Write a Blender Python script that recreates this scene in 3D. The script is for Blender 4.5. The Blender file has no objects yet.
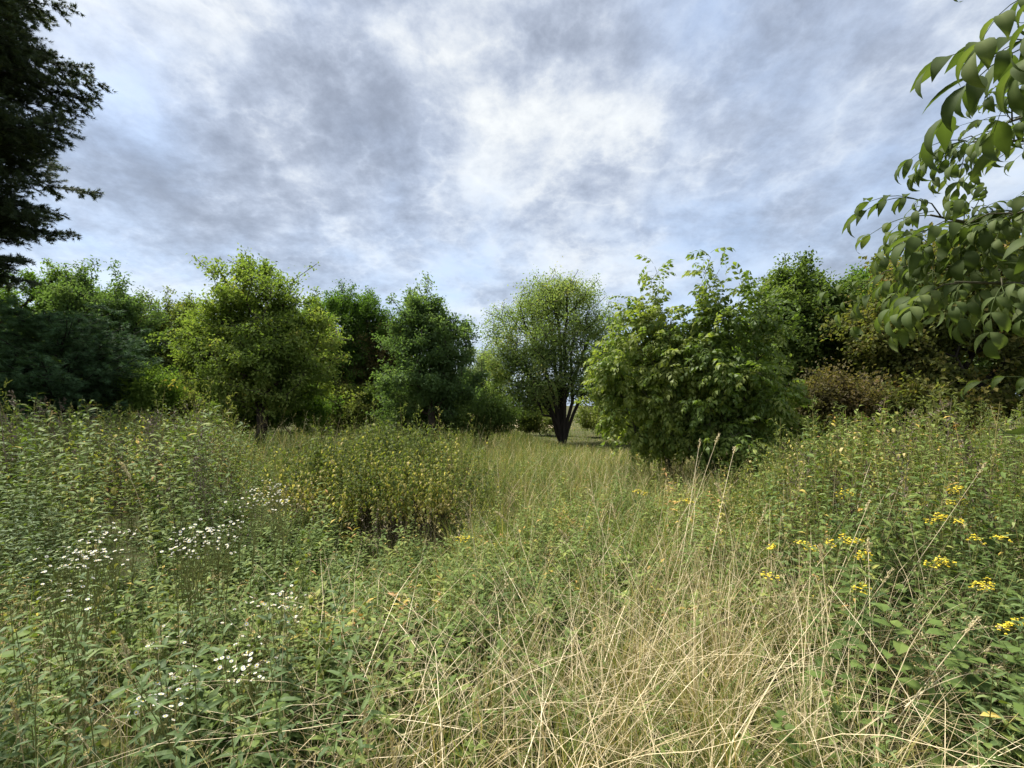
import bpy, math
import numpy as np
from math import radians, sin, cos, pi

rng = np.random.default_rng(11)
SC = bpy.context.scene
COL = SC.collection
F, HZ, CH = 455.0, 405.0, 1.65          # lens in picture widths, horizon row, eye height


def at(px, Y): return (px - 512.0) / F * Y
def zt(py, Y): return CH + (HZ - py) / F * Y


# ------------------------------------------------------------------ camera, sky, sun, exposure
cam = bpy.data.cameras.new('camera')
cam.sensor_width = 36.0
cam.lens = F / 1024.0 * 36.0
cam.shift_y = (HZ - 384.0) / 1024.0
cam.clip_start, cam.clip_end = 0.05, 3000.0
co = bpy.data.objects.new('camera', cam)
co.location = (0, 0, CH)
co.rotation_euler = (radians(90), 0, 0)
COL.objects.link(co)
SC.camera = co

SUN_EL, SUN_AZ = radians(60), radians(-60)      # azimuth from +Y towards +X
sun = bpy.data.lights.new('sun', 'SUN')
sun.energy = 1.5
sun.angle = radians(11)
sun.color = (1.0, 0.965, 0.90)
so = bpy.data.objects.new('sun', sun)
so.rotation_euler = (pi / 2 - SUN_EL, 0, pi - SUN_AZ)
COL.objects.link(so)

SC.view_settings.view_transform = 'Standard'
SC.view_settings.look = 'None'
SC.view_settings.exposure = 2.7
SC.view_settings.gamma = 1.0
SC.view_settings.use_curve_mapping = False
SC.render.engine = 'CYCLES'
cy = SC.cycles
cy.max_bounces, cy.diffuse_bounces, cy.glossy_bounces = 7, 5, 1
cy.transmission_bounces, cy.transparent_max_bounces = 5, 4
cy.caustics_reflective = cy.caustics_refractive = False
cy.use_denoising = True

W = bpy.data.worlds.new('World')
SC.world = W
W.use_nodes = True
NT = W.node_tree


class NG:
    """small helper to write node graphs"""
    def __init__(s, nt): s.nt = nt
    def n(s, t, **k):
        x = s.nt.nodes.new(t)
        for a, b in k.items(): setattr(x, a, b)
        return x
    def l(s, a, b): s.nt.links.new(a, b)
    def put(s, sock, v):
        if hasattr(v, 'is_linked') or hasattr(v, 'links'): s.l(v, sock)
        else: sock.default_value = v
    def m(s, op, a, b=0.0, c=None, clamp=False):
        x = s.n('ShaderNodeMath', operation=op, use_clamp=clamp)
        s.put(x.inputs[0], a); s.put(x.inputs[1], b)
        if c is not None: s.put(x.inputs[2], c)
        return x.outputs[0]
    def vm(s, op, a, b=(0, 0, 0)):
        x = s.n('ShaderNodeVectorMath', operation=op)
        s.put(x.inputs[0], a); s.put(x.inputs[1], b)
        return x.outputs['Value'] if op in ('DOT_PRODUCT', 'LENGTH', 'DISTANCE') else x.outputs[0]
    def noise(s, vec, scale, detail=4, rough=.5, dist=0.0, lac=2.0):
        x = s.n('ShaderNodeTexNoise')
        s.put(x.inputs['Vector'], vec)
        x.inputs['Scale'].default_value = scale; x.inputs['Detail'].default_value = detail
        x.inputs['Roughness'].default_value = rough; x.inputs['Distortion'].default_value = dist
        x.inputs['Lacunarity'].default_value = lac
        return x
    def ramp(s, fac, stops, interp='LINEAR'):
        x = s.n('ShaderNodeValToRGB')
        cr = x.color_ramp; cr.interpolation = interp
        while len(cr.elements) < len(stops): cr.elements.new(0.5)
        for e, (p, c) in zip(cr.elements, stops):
            e.position = p; e.color = (c[0], c[1], c[2], 1) if len(c) == 3 else c
        s.put(x.inputs[0], fac)
        return x.outputs[0]
    def mix(s, fac, a, b, mode='MIX'):
        x = s.n('ShaderNodeMix', data_type='RGBA', blend_type=mode)
        s.put(x.inputs[0], fac); s.put(x.inputs[6], a); s.put(x.inputs[7], b)
        return x.outputs[2]


def sky():
    g = NG(NT)
    NT.nodes.clear()
    out = g.n('ShaderNodeOutputWorld')
    bg = g.n('ShaderNodeBackground')
    bg.inputs['Strength'].default_value = 0.05
    g.l(bg.outputs[0], out.inputs[0])
    st = g.n('ShaderNodeTexSky', sky_type='NISHITA')
    st.sun_disc = False
    st.sun_elevation = SUN_EL
    st.sun_rotation = SUN_AZ
    st.air_density, st.dust_density, st.ozone_density = 1.0, 1.2, 1.5
    tc = g.n('ShaderNodeTexCoord')
    d = g.vm('NORMALIZE', tc.outputs['Generated'])
    sep = g.n('ShaderNodeSeparateXYZ'); g.l(d, sep.inputs[0])
    zz = g.m('ADD', g.m('MAXIMUM', sep.outputs[2], 0.0), 0.32)
    cb = g.n('ShaderNodeCombineXYZ')
    g.l(g.m('DIVIDE', sep.outputs[0], zz), cb.inputs[0])
    g.l(g.m('DIVIDE', sep.outputs[1], zz), cb.inputs[1])
    p = cb.outputs[0]
    # the cloud sheet is drawn out along the wind
    mp = g.n('ShaderNodeMapping')
    g.l(p, mp.inputs[0])
    mp.inputs['Rotation'].default_value = (0, 0, radians(WROT))
    mp.inputs['Scale'].default_value = (1.08, 0.86, 1.0)
    mp.inputs['Location'].default_value = SKYLOC
    q = mp.outputs[0]
    n1 = g.noise(q, 1.3, 12, .60, .2).outputs[0]
    n2 = g.noise(g.vm('ADD', p, (7.3, 2.1, 5.0)), 3.2, 12, .64, .15).outputs[0]
    n3 = g.noise(g.vm('ADD', q, (1.3, 9.1, 2.0)), 2.0, 12, .57, .25).outputs[0]
    n4 = g.noise(g.vm('ADD', p, (4.3, 3.1, 8.0)), 8.0, 12, .66, .1).outputs[0]

    def lobe(px, py, sharp):
        v = np.array([(px - 512) / F, 1.0, (HZ - py) / F]); v /= np.linalg.norm(v)
        dt = g.vm('DOT_PRODUCT', d, tuple(v))
        return g.m('EXPONENT', g.m('MULTIPLY', g.m('SUBTRACT', dt, 1.0), sharp))

    def field(parts, bias, lobes):
        t = bias
        for n, k in parts: t = g.m('ADD', g.m('MULTIPLY', g.m('SUBTRACT', n, .5), k), t)
        for px, py, sh, a in lobes: t = g.m('ADD', t, g.m('MULTIPLY', lobe(px, py, sh), a))
        return t
    n5 = g.noise(g.vm('ADD', p, (2.3, 6.1, 3.0)), 4.6, 6, .55, .0).outputs[0]
    bil = g.m('ABSOLUTE', g.m('SUBTRACT', n5, .5))
    # how much of the sky the deck covers, and how thick it is
    rim = g.m('EXPONENT', g.m('MULTIPLY', bil, -22.0))
    cov = field([(n1, 2.2), (n2, 1.8), (n4, 1.0)], .90, COVER)
    thick = field([(n3, 4.2), (n2, 2.2), (n4, 1.8)], .40, THICK)
    thick = g.m('SUBTRACT', thick, g.m('MULTIPLY', rim, .30))
    cov = g.m('ADD', g.m('MULTIPLY', g.m('TANH', g.m('MULTIPLY', g.m('SUBTRACT', cov, .45), 1.8)), .5), .5)
    thick = g.m('ADD', g.m('MULTIPLY', g.m('TANH', g.m('MULTIPLY', g.m('SUBTRACT', thick, .45), 1.35)), .5), .5)
    # thin veils at the margins stay bluish, the deck itself runs from white to slate
    cloud = g.ramp(thick, [(0.0, (4.2, 4.22, 4.25)), (0.2, (3.45, 3.53, 3.7)), (0.42, (2.6, 2.78, 3.2)), (0.62, (1.95, 2.16, 2.68)), (0.82, (1.45, 1.63, 2.08)), (1.0, (0.95, 1.08, 1.42))])
    blue = g.mix(.6, st.outputs[0], (2.0, 2.5, 3.5, 1))
    c = g.mix(g.m('MULTIPLY', cov, .96), blue, cloud)
    # towards the horizon everything goes pale
    hz = g.m('EXPONENT', g.m('MULTIPLY', g.m('MAXIMUM', sep.outputs[2], 0.0), -7.0))
    c = g.mix(g.m('MULTIPLY', hz, .7), c, (2.4, 2.9, 3.7, 1))
    g.l(g.mix(1.0, c, (.81, .82, .80, 1), 'MULTIPLY'), bg.inputs[0])


WROT, SKYLOC = 35, (15.2, 4.4, 7.1)
COVER = [(400, 275, 50, -.55), (140, 270, 80, -.35), (680, 25, 120, -.7), (690, 290, 60, -.4), (560, 60, 30, .4), (300, 100, 30, .4), (130, 95, 300, -.5),
         (860, 130, 14, -.1), (600, 150, 60, .2)]
THICK = [(550, 40, 45, .42), (310, 95, 50, .42), (150, 165, 60, .5), (270, 215, 80, .4), (410, 110, 90, .25), (190, 35, 110, -.35), (105, 75, 250, -.4),
         (590, 120, 200, -.10), (720, 130, 40, -.10), (850, 120, 20, .0), (450, 40, 150, -.2), (130, 225, 250, -.25), (840, 60, 50, .22), (770, 220, 70, .22), (930, 180, 60, .15)]
sky()

# ------------------------------------------------------------------ helpers: meshes


class MB:
    """collects triangles of one mesh object"""
    def __init__(s): s.V, s.T, s.M, s.C, s.n = [], [], [], [], 0
    def add(s, V, T, tint=0.5, mat=0):
        V = np.asarray(V, np.float32).reshape(-1, 3); T = np.asarray(T, np.int32).reshape(-1, 3)
        if len(V) == 0: return
        s.V.append(V); s.T.append(T + s.n); s.n += len(V)
        s.C.append(np.broadcast_to(np.asarray(tint, np.float32), (len(V),)))
        s.M.append(np.broadcast_to(np.asarray(mat, np.int32), (len(T),)))
    def scatter(s, P, R, O, tint):
        """N copies of prototype P=(V,T,tint offsets,mat) turned by R and moved to O"""
        V, T, c, m = P
        N = len(O)
        if N == 0: return
        VV = np.einsum('nij,vj->nvi', R.astype(np.float32), V.astype(np.float32)) + O[:, None, :].astype(np.float32)
        TT = T[None] + (np.arange(N, dtype=np.int32) * len(V))[:, None, None]
        s.add(VV, TT, np.clip(tint[:, None] + c[None], 0, 1).ravel(), np.tile(m, N))
    def data(s, name, mats, smooth=False):
        V = np.concatenate(s.V); T = np.concatenate(s.T); M = np.concatenate(s.M); C = np.concatenate(s.C)
        me = bpy.data.meshes.new(name)
        me.vertices.add(len(V)); me.vertices.foreach_set('co', V.ravel())
        me.loops.add(len(T) * 3); me.loops.foreach_set('vertex_index', T.ravel().astype(np.int32))
        me.polygons.add(len(T))
        me.polygons.foreach_set('loop_start', np.arange(0, len(T) * 3, 3, dtype=np.int32))
        me.polygons.foreach_set('material_index', M.astype(np.int32))
        me.polygons.foreach_set('use_smooth', np.full(len(T), smooth, dtype=bool))
        a = me.attributes.new('tint', 'FLOAT', 'POINT'); a.data.foreach_set('value', C.astype(np.float32))
        for m in mats: me.materials.append(m)
        me.update(calc_edges=True)
        return me
    def build(s, name, mats, parent=None, smooth=False, origin=None):
        if not isinstance(mats, (list, tuple)): mats = [mats]
        if origin is not None:
            o3 = np.array(origin, np.float32)
            s.V = [v - o3 for v in s.V]
        o = bpy.data.objects.new(name, s.data(name, mats, smooth))
        COL.objects.link(o)
        if parent is not None: o.parent = parent
        elif origin is not None: o.location = origin
        return o


def tag(o, label=None, cat=None, group=None, kind=None):
    for k, v in (('label', label), ('category', cat), ('group', group), ('kind', kind)):
        if v: o[k] = v
    return o


def empty(name, loc, label, cat, group=None):
    o = bpy.data.objects.new(name, None); COL.objects.link(o)
    o.location = tuple(float(v) for v in loc)
    o.empty_display_size = 0.2
    return tag(o, label, cat, group)


def unit(v): return v / np.maximum(np.linalg.norm(v, axis=-1, keepdims=True), 1e-9)


def frames(d, n):
    """rotation matrices whose y axis is d and whose z axis is near n"""
    d = unit(d); x = unit(np.cross(d, n)); z = np.cross(x, d)
    return np.stack([x, d, z], axis=-1)


def rotz(a, s=1.0, lean=None):
    """turn about z by a, scale s, lean as small x/y tilt"""
    a = np.asarray(a); n = len(a); s = np.broadcast_to(s, (n,))
    R = np.zeros((n, 3, 3))
    R[:, 0, 0] = np.cos(a); R[:, 0, 1] = -np.sin(a); R[:, 1, 0] = np.sin(a); R[:, 1, 1] = np.cos(a); R[:, 2, 2] = 1
    if lean is not None:
        up = unit(np.concatenate([lean, np.ones((n, 1))], 1))
        y = unit(np.cross(up, np.array([[1.0, 0, 0]]))); x = np.cross(y, up)
        L = np.stack([x, y, up], axis=-1)
        R = L @ R
    return R * s[:, None, None]


def leaf(L, Wd, seg=2, fold=.2, droop=.6, rise=.3, peak=.8, sharp=.8):
    """one leaf along +y, face up: base, rows of left/mid/right, tip"""
    ts = np.linspace(0, 1, seg + 2)
    y = z = 0.0; P = [(0, 0)]
    for i in range(1, seg + 2):
        a = rise - droop * 2 * (ts[i] - .5 * ts[1]); dl = L * (ts[i] - ts[i - 1])
        y += dl * cos(a); z += dl * sin(a); P.append((y, z))
    V = [(0, 0, 0)]
    for i in range(1, seg + 1):
        w = Wd * .5 * sin(pi * ts[i] ** peak) ** sharp
        V += [(-w, P[i][0], P[i][1] + w * fold), (0, P[i][0], P[i][1]), (w, P[i][0], P[i][1] + w * fold)]
    V.append((0, P[-1][0], P[-1][1]))
    T = [(0, 2, 1), (0, 3, 2)]
    for i in range(seg - 1):
        a = 1 + 3 * i; b = a + 3
        T += [(a, a + 1, b), (a + 1, b + 1, b), (a + 1, a + 2, b + 1), (a + 2, b + 2, b + 1)]
    a = 1 + 3 * (seg - 1); e = len(V) - 1
    T += [(a, a + 1, e), (a + 1, a + 2, e)]
    return np.array(V), np.array(T)


def quadleaf(L, Wd, fold=.25):
    V = np.array([(0, 0, 0), (-Wd / 2, L * .45, Wd * fold), (0, L, -.08 * L), (Wd / 2, L * .45, Wd * fold)])
    return V, np.array([(0, 2, 1), (0, 3, 2)])


def tube(P, r, sides=4):
    """tapered tube along points P with radii r, closed at the far end"""
    P = np.asarray(P, float); r = np.broadcast_to(np.asarray(r, float), (len(P),))
    d = np.gradient(P, axis=0); d = unit(d)
    ref = np.array([0.31, 0.87, 0.38]) if abs(d[0] @ np.array([0.31, 0.87, 0.38])) < .9 else np.array([1.0, 0, 0])
    x = unit(np.cross(d, ref)); y = np.cross(d, x)
    a = np.arange(sides) * 2 * pi / sides
    V = P[:, None] + r[:, None, None] * (np.cos(a)[None, :, None] * x[:, None] + np.sin(a)[None, :, None] * y[:, None])
    T = []
    for i in range(len(P) - 1):
        for j in range(sides):
            k = (j + 1) % sides; A = i * sides
            T += [(A + j, A + k, A + sides + j), (A + k, A + sides + k, A + sides + j)]
    e = (len(P) - 1) * sides
    T += [(e, e + j, e + j + 1) for j in range(1, sides - 1)]
    return V.reshape(-1, 3), np.array(T)


def cones(A, B, ra, rb, sides):
    """many straight tapered pieces at once"""
    n = len(A); d = unit(B - A)
    ref = np.where(np.abs(d[:, 2:3]) < .8, np.array([[0, 0, 1.0]]), np.array([[1.0, 0, 0]]))
    x = unit(np.cross(d, ref)); y = np.cross(d, x)
    a = np.arange(sides) * 2 * pi / sides
    ring = np.cos(a)[None, :, None] * x[:, None] + np.sin(a)[None, :, None] * y[:, None]
    V = np.concatenate([A[:, None] + ra[:, None, None] * ring, B[:, None] + rb[:, None, None] * ring], 1)
    T = []
    for j in range(sides):
        k = (j + 1) % sides
        T += [(j, k, sides + j), (k, sides + k, sides + j)]
    T = np.array(T)[None] + (np.arange(n) * 2 * sides)[:, None, None]
    return V.reshape(-1, 3), T.reshape(-1, 3)


class Proto:
    def __init__(s): s.V, s.T, s.C, s.M, s.n = [], [], [], [], 0
    def add(s, V, T, R=None, o=(0, 0, 0), c=0.0, m=0):
        V = np.asarray(V, float)
        if R is not None: V = V @ np.asarray(R).T
        s.V.append(V + np.asarray(o, float)); s.T.append(np.asarray(T) + s.n); s.n += len(V)
        s.C.append(np.broadcast_to(np.asarray(c, float), (len(V),)).copy()); s.M.append(np.full(len(T), m, int))
    def done(s): return (np.concatenate(s.V), np.concatenate(s.T), np.concatenate(s.C), np.concatenate(s.M))


def frame1(d, n): return frames(np.array([d], float), np.array([n], float))[0]


def vnoise(x, y, f, seed=0):
    """smooth value noise in the ground plane, 0..1"""
    x = np.asarray(x) * f + seed * 17.31; y = np.asarray(y) * f + seed * 7.77
    ix, iy = np.floor(x), np.floor(y); fx, fy = x - ix, y - iy
    fx, fy = fx * fx * (3 - 2 * fx), fy * fy * (3 - 2 * fy)
    def h(a, b):
        v = np.sin(a * 127.1 + b * 311.7 + seed * 3.3) * 43758.5453
        return v - np.floor(v)
    return (h(ix, iy) * (1 - fx) + h(ix + 1, iy) * fx) * (1 - fy) + (h(ix, iy + 1) * (1 - fx) + h(ix + 1, iy + 1) * fx) * fy


def height(x, y):
    x = np.asarray(x, float); y = np.asarray(y, float)
    near = np.exp(-(np.maximum(np.hypot(x, y - 8) - 14, 0) / 10) ** 2)
    h = (vnoise(x, y, .35, 3) - .5) * .22 + (vnoise(x, y, 1.1, 5) - .5) * .08
    h = h * np.clip(1.2 - np.exp(-((x - .6) / 1.2) ** 2), 0, 1)
    h += .22 * np.exp(-((x + 5.5) / 2.5) ** 2 - ((y - 7) / 4) ** 2) + .22 * np.exp(-((x - 5) / 2.0) ** 2 - ((y - 5.5) / 3) ** 2)
    return h * near


# ------------------------------------------------------------------ materials


def mat_new(name):
    m = bpy.data.materials.new(name); m.use_nodes = True
    m.node_tree.nodes.clear()
    return m, NG(m.node_tree)


def leaf_mat(name, stops, gain=(1.62, 1.48, 1.25), trans=.4, rough=.6, spec=.12, patch=.18, pscale=.5, tcol=(1.25, 1.35, .55)):
    """leaf: colour from the tint of each leaf plus a slow drift over the stand; lets light through"""
    m, g = mat_new(name)
    stops = [(q, (min(c[0] * gain[0], .9), min(c[1] * gain[1], .9), min(c[2] * gain[2], .9))) for q, c in stops]
    out = g.n('ShaderNodeOutputMaterial')
    a = g.n('ShaderNodeAttribute', attribute_name='tint')
    geo = g.n('ShaderNodeNewGeometry')
    nz = g.noise(geo.outputs['Position'], pscale, 3).outputs[0]
    f = g.m('ADD', a.outputs['Fac'], g.m('MULTIPLY', g.m('SUBTRACT', nz, .5), patch), clamp=True)
    c = g.ramp(f, stops)
    p = g.n('ShaderNodeBsdfPrincipled')
    g.l(c, p.inputs['Base Color'])
    p.inputs['Roughness'].default_value = rough
    p.inputs['Specular IOR Level'].default_value = spec
    if trans > 0:
        t = g.n('ShaderNodeBsdfTranslucent')
        g.l(g.mix(1.0, c, (*tcol, 1), 'MULTIPLY'), t.inputs[0])
        mx = g.n('ShaderNodeMixShader'); mx.inputs[0].default_value = trans
        g.l(p.outputs[0], mx.inputs[1]); g.l(t.outputs[0], mx.inputs[2])
        g.l(mx.outputs[0], out.inputs[0])
    else:
        g.l(p.outputs[0], out.inputs[0])
    return m


def bark_mat(name, c0, c1, scale=9.0):
    m, g = mat_new(name)
    out = g.n('ShaderNodeOutputMaterial')
    tc = g.n('ShaderNodeTexCoord')
    mp = g.n('ShaderNodeMapping'); mp.inputs['Scale'].default_value = (1, 1, .25)
    g.l(tc.outputs['Object'], mp.inputs[0])
    nz = g.noise(mp.outputs[0], scale, 6, .65).outputs[0]
    p = g.n('ShaderNodeBsdfPrincipled'); p.inputs['Roughness'].default_value = .9
    p.inputs['Specular IOR Level'].default_value = .15
    g.l(g.ramp(nz, [(.3, c0), (.7, c1)]), p.inputs['Base Color'])
    b = g.n('ShaderNodeBump'); b.inputs['Strength'].default_value = .6; b.inputs['Distance'].default_value = .03
    g.l(nz, b.inputs['Height']); g.l(b.outputs[0], p.inputs['Normal'])
    g.l(p.outputs[0], out.inputs[0])
    return m


def ground_mat():
    m, g = mat_new('soil_and_litter')
    out = g.n('ShaderNodeOutputMaterial')
    geo = g.n('ShaderNodeNewGeometry')
    n1 = g.noise(geo.outputs['Position'], .6, 6, .6).outputs[0]
    n2 = g.noise(geo.outputs['Position'], 14, 5, .7).outputs[0]
    c = g.ramp(n1, [(.3, (.045, .05, .02)), (.5, (.06, .075, .025)), (.7, (.11, .095, .045))])
    c = g.mix(.5, c, g.ramp(n2, [(.3, (.03, .028, .014)), (.7, (.13, .11, .055))]))
    p = g.n('ShaderNodeBsdfPrincipled'); p.inputs['Roughness'].default_value = .95
    p.inputs['Specular IOR Level'].default_value = .1
    g.l(c, p.inputs['Base Color'])
    b = g.n('ShaderNodeBump'); b.inputs['Strength'].default_value = .7; b.inputs['Distance'].default_value = .04
    g.l(n2, b.inputs['Height']); g.l(b.outputs[0], p.inputs['Normal'])
    g.l(p.outputs[0], out.inputs[0])
    return m


def G(r, gg, b): return (r, gg, b)


YEL, STRAW = (.33, .26, .075), (.40, .31, .17)
M = {}
M['herb'] = leaf_mat('herb_leaf', patch=.7, pscale=1.1, trans=.26, stops=[(0, G(.04, .066, .022)), (.4, G(.07, .112, .033)), (.7, G(.12, .16, .05)), (.86, G(.17, .20, .06)), (.93, YEL), (1, G(.24, .15, .07))])
M['lush'] = leaf_mat('lush_leaf', patch=.35, pscale=1.3, trans=.26, stops=[(0, G(.03, .055, .022)), (.45, G(.07, .112, .044)), (.75, G(.145, .19, .085)), (.93, G(.22, .235, .10)), (1, YEL)], rough=.55, spec=.16)
M['nettle'] = leaf_mat('nettle_leaf', [(0, G(.04, .06, .022)), (.4, G(.075, .105, .032)), (.62, G(.13, .15, .045)), (.78, G(.29, .275, .115)), (1, G(.42, .37, .22))])
M['plume'] = leaf_mat('plume_leaf', [(0, G(.06, .085, .035)), (.5, G(.105, .135, .05)), (.8, G(.18, .195, .075)), (1, G(.32, .27, .13))])
M['grass'] = leaf_mat('grass_blade', [(0, G(.05, .085, .022)), (.45, G(.10, .145, .04)), (.7, G(.19, .195, .075)), (.85, G(.33, .27, .135)), (1, G(.45, .36, .21))], trans=.3, spec=.3, patch=.5, pscale=.8)
M['straw'] = leaf_mat('straw', gain=(1.2, 1.2, 1.15), stops=[(0, G(.20, .14, .07)), (.5, G(.46, .37, .225)), (1, G(.70, .59, .41))], trans=.15, spec=.3, patch=.2)
M['stem'] = leaf_mat('green_stem', [(0, G(.06, .08, .03)), (.6, G(.12, .13, .05)), (1, G(.22, .15, .09))], trans=0)
M['deadstem'] = leaf_mat('brown_stem', gain=(1, 1, 1), stops=[(0, G(.035, .026, .018)), (.5, G(.10, .075, .05)), (1, G(.24, .19, .14))], trans=0)
M['white'] = leaf_mat('white_petal', gain=(1, 1, 1), stops=[(0, G(.60, .59, .56)), (1, G(.72, .71, .68))], trans=.3, patch=0, tcol=(1, 1, 1))
M['yellow'] = leaf_mat('yellow_floret', gain=(1, 1, 1), stops=[(0, G(.26, .27, .04)), (.25, G(.55, .42, .03)), (.5, G(.74, .55, .03)), (1, G(.82, .68, .08))], trans=.15, patch=0, tcol=(1, 1, 1))
M['seed'] = leaf_mat('seed_husk', gain=(1.2, 1.2, 1.15), stops=[(0, G(.22, .175, .10)), (.5, G(.40, .335, .20)), (1, G(.56, .49, .33))], trans=.2, patch=0)
M['bark'] = bark_mat('grey_brown_bark', (.028, .022, .017), (.085, .068, .052))
M['darkbark'] = bark_mat('dark_bark', (.016, .013, .011), (.05, .04, .033))
M['twig'] = bark_mat('green_twig', (.05, .05, .028), (.11, .10, .06), 20)
M['ground'] = ground_mat()


def crown_mat(name, dark, mid, light, odd=None, **k):
    k.setdefault('gain', (1.95, 1.72, 1.75)); k.setdefault('trans', .48)
    return leaf_mat(name, [(0, dark), (.5, mid), (.85, light), (1, odd or light)], **k)


# ------------------------------------------------------------------ ground
def axis(lo, hi, step, far, n=14):
    core = np.arange(lo, hi + 1e-6, step)
    g = np.geomspace(1, far, n)
    return np.concatenate([lo - g[::-1], core, hi + g])


gx, gy = axis(-24, 24, .4, 900), axis(-6, 36, .4, 900)
XX, YY = np.meshgrid(gx, gy)
Vg = np.stack([XX, YY, height(XX, YY)], -1).reshape(-1, 3)
nx, ny = len(gx), len(gy)
ii = (np.arange(ny - 1)[:, None] * nx + np.arange(nx - 1)[None]).ravel()
Tg = np.concatenate([np.stack([ii, ii + 1, ii + nx], 1), np.stack([ii + 1, ii + nx + 1, ii + nx], 1)])
b = MB(); b.add(Vg, Tg)
tag(b.build('ground', M['ground'], smooth=True), 'earth and leaf litter under the overgrown meadow', kind='structure')

# pale stubble field seen through the gap beside the round tree
b = MB()
fx, fy = np.meshgrid(np.linspace(-3.2, 3.4, 30), np.linspace(32, 75, 30))
Vf = np.stack([fx, fy, .02 + .05 * vnoise(fx, fy, .3, 2)], -1).reshape(-1, 3)
ii = (np.arange(29)[:, None] * 30 + np.arange(29)[None]).ravel()
b.add(Vf, np.concatenate([np.stack([ii, ii + 1, ii + 30], 1), np.stack([ii + 1, ii + 31, ii + 30], 1)]), .55)
tag(b.build('field', M['straw'], smooth=True), 'pale dry field beyond the trees', kind='structure')

# ------------------------------------------------------------------ trees


def grow(seeds, pts, bf):
    """joins points to the nearest part of a growing skeleton. seeds: polylines (the first starts at the root)"""
    P, par, pl = [], [], []
    for s in seeds:
        prev = -1
        for k, q in enumerate(s):
            q = np.asarray(q, float)
            if k == 0 and P:
                d = [np.linalg.norm(q - u) for u in P]; j = int(np.argmin(d))
                if d[j] < .05: prev = j; continue
                prev = j
            P.append(q); par.append(prev)
            pl.append(0.0 if prev < 0 else pl[prev] + np.linalg.norm(q - P[prev]))
            prev = len(P) - 1
    ns, n = len(P), len(pts)
    Pa = np.array(P)
    D = np.linalg.norm(pts[:, None] - Pa[None], axis=2) + bf * np.array(pl)[None]
    best = D.argmin(1); cost = D.min(1)
    allP = np.concatenate([Pa, pts]); par = np.array(par + [-1] * n); pl = np.array(pl + [0.0] * n)
    todo = np.ones(n, bool)
    for _ in range(n):
        i = int(np.where(todo, cost, 1e9).argmin())
        todo[i] = False
        j = best[i]; par[ns + i] = j
        pl[ns + i] = pl[j] + np.linalg.norm(pts[i] - allP[j])
        c = np.linalg.norm(pts - pts[i], axis=1) + bf * pl[ns + i]
        k = c < cost
        cost = np.where(k, c, cost); best = np.where(k, ns + i, best)
    order = np.argsort(pl)[::-1]
    S = np.zeros(len(allP)); kids = np.zeros(len(allP), int)
    for i in order:
        if S[i] == 0: S[i] = 1.0
        if par[i] >= 0: S[par[i]] += S[i]; kids[par[i]] += 1
    return allP, par, S, kids, ns


def crown_points(blobs, n, spread, rr, shell=.45, per=9):
    """clustered points inside a union of ellipsoids (centre, radii, weight)"""
    w = np.array([b[2] for b in blobs], float); w /= w.sum()
    out = []
    nc = max(1, n // per)
    for k in rr.choice(len(blobs), nc, p=w):
        c, r, _ = blobs[k]
        d = unit(rr.normal(size=3)); rad = rr.random() ** shell
        q = np.array(c) + d * np.array(r) * rad * rr.uniform(.85, 1.08)
        sp = spread * rr.uniform(.7, 1.4)
        m = rr.poisson(per)
        out.append(q + rr.normal(size=(m, 3)) * sp * np.array([1, 1, .6]))
    return np.concatenate(out)


def leaf_frames(n, out_dir, rr, up=.9, droop=.2, jit=.55):
    d = unit(out_dir * .6 + rr.normal(size=(n, 3)) * .8 + np.array([0, 0, -droop]))
    nn = unit(np.array([[0, 0, up]]) + out_dir * .5 + rr.normal(size=(n, 3)) * jit)
    return frames(d, nn)


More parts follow.
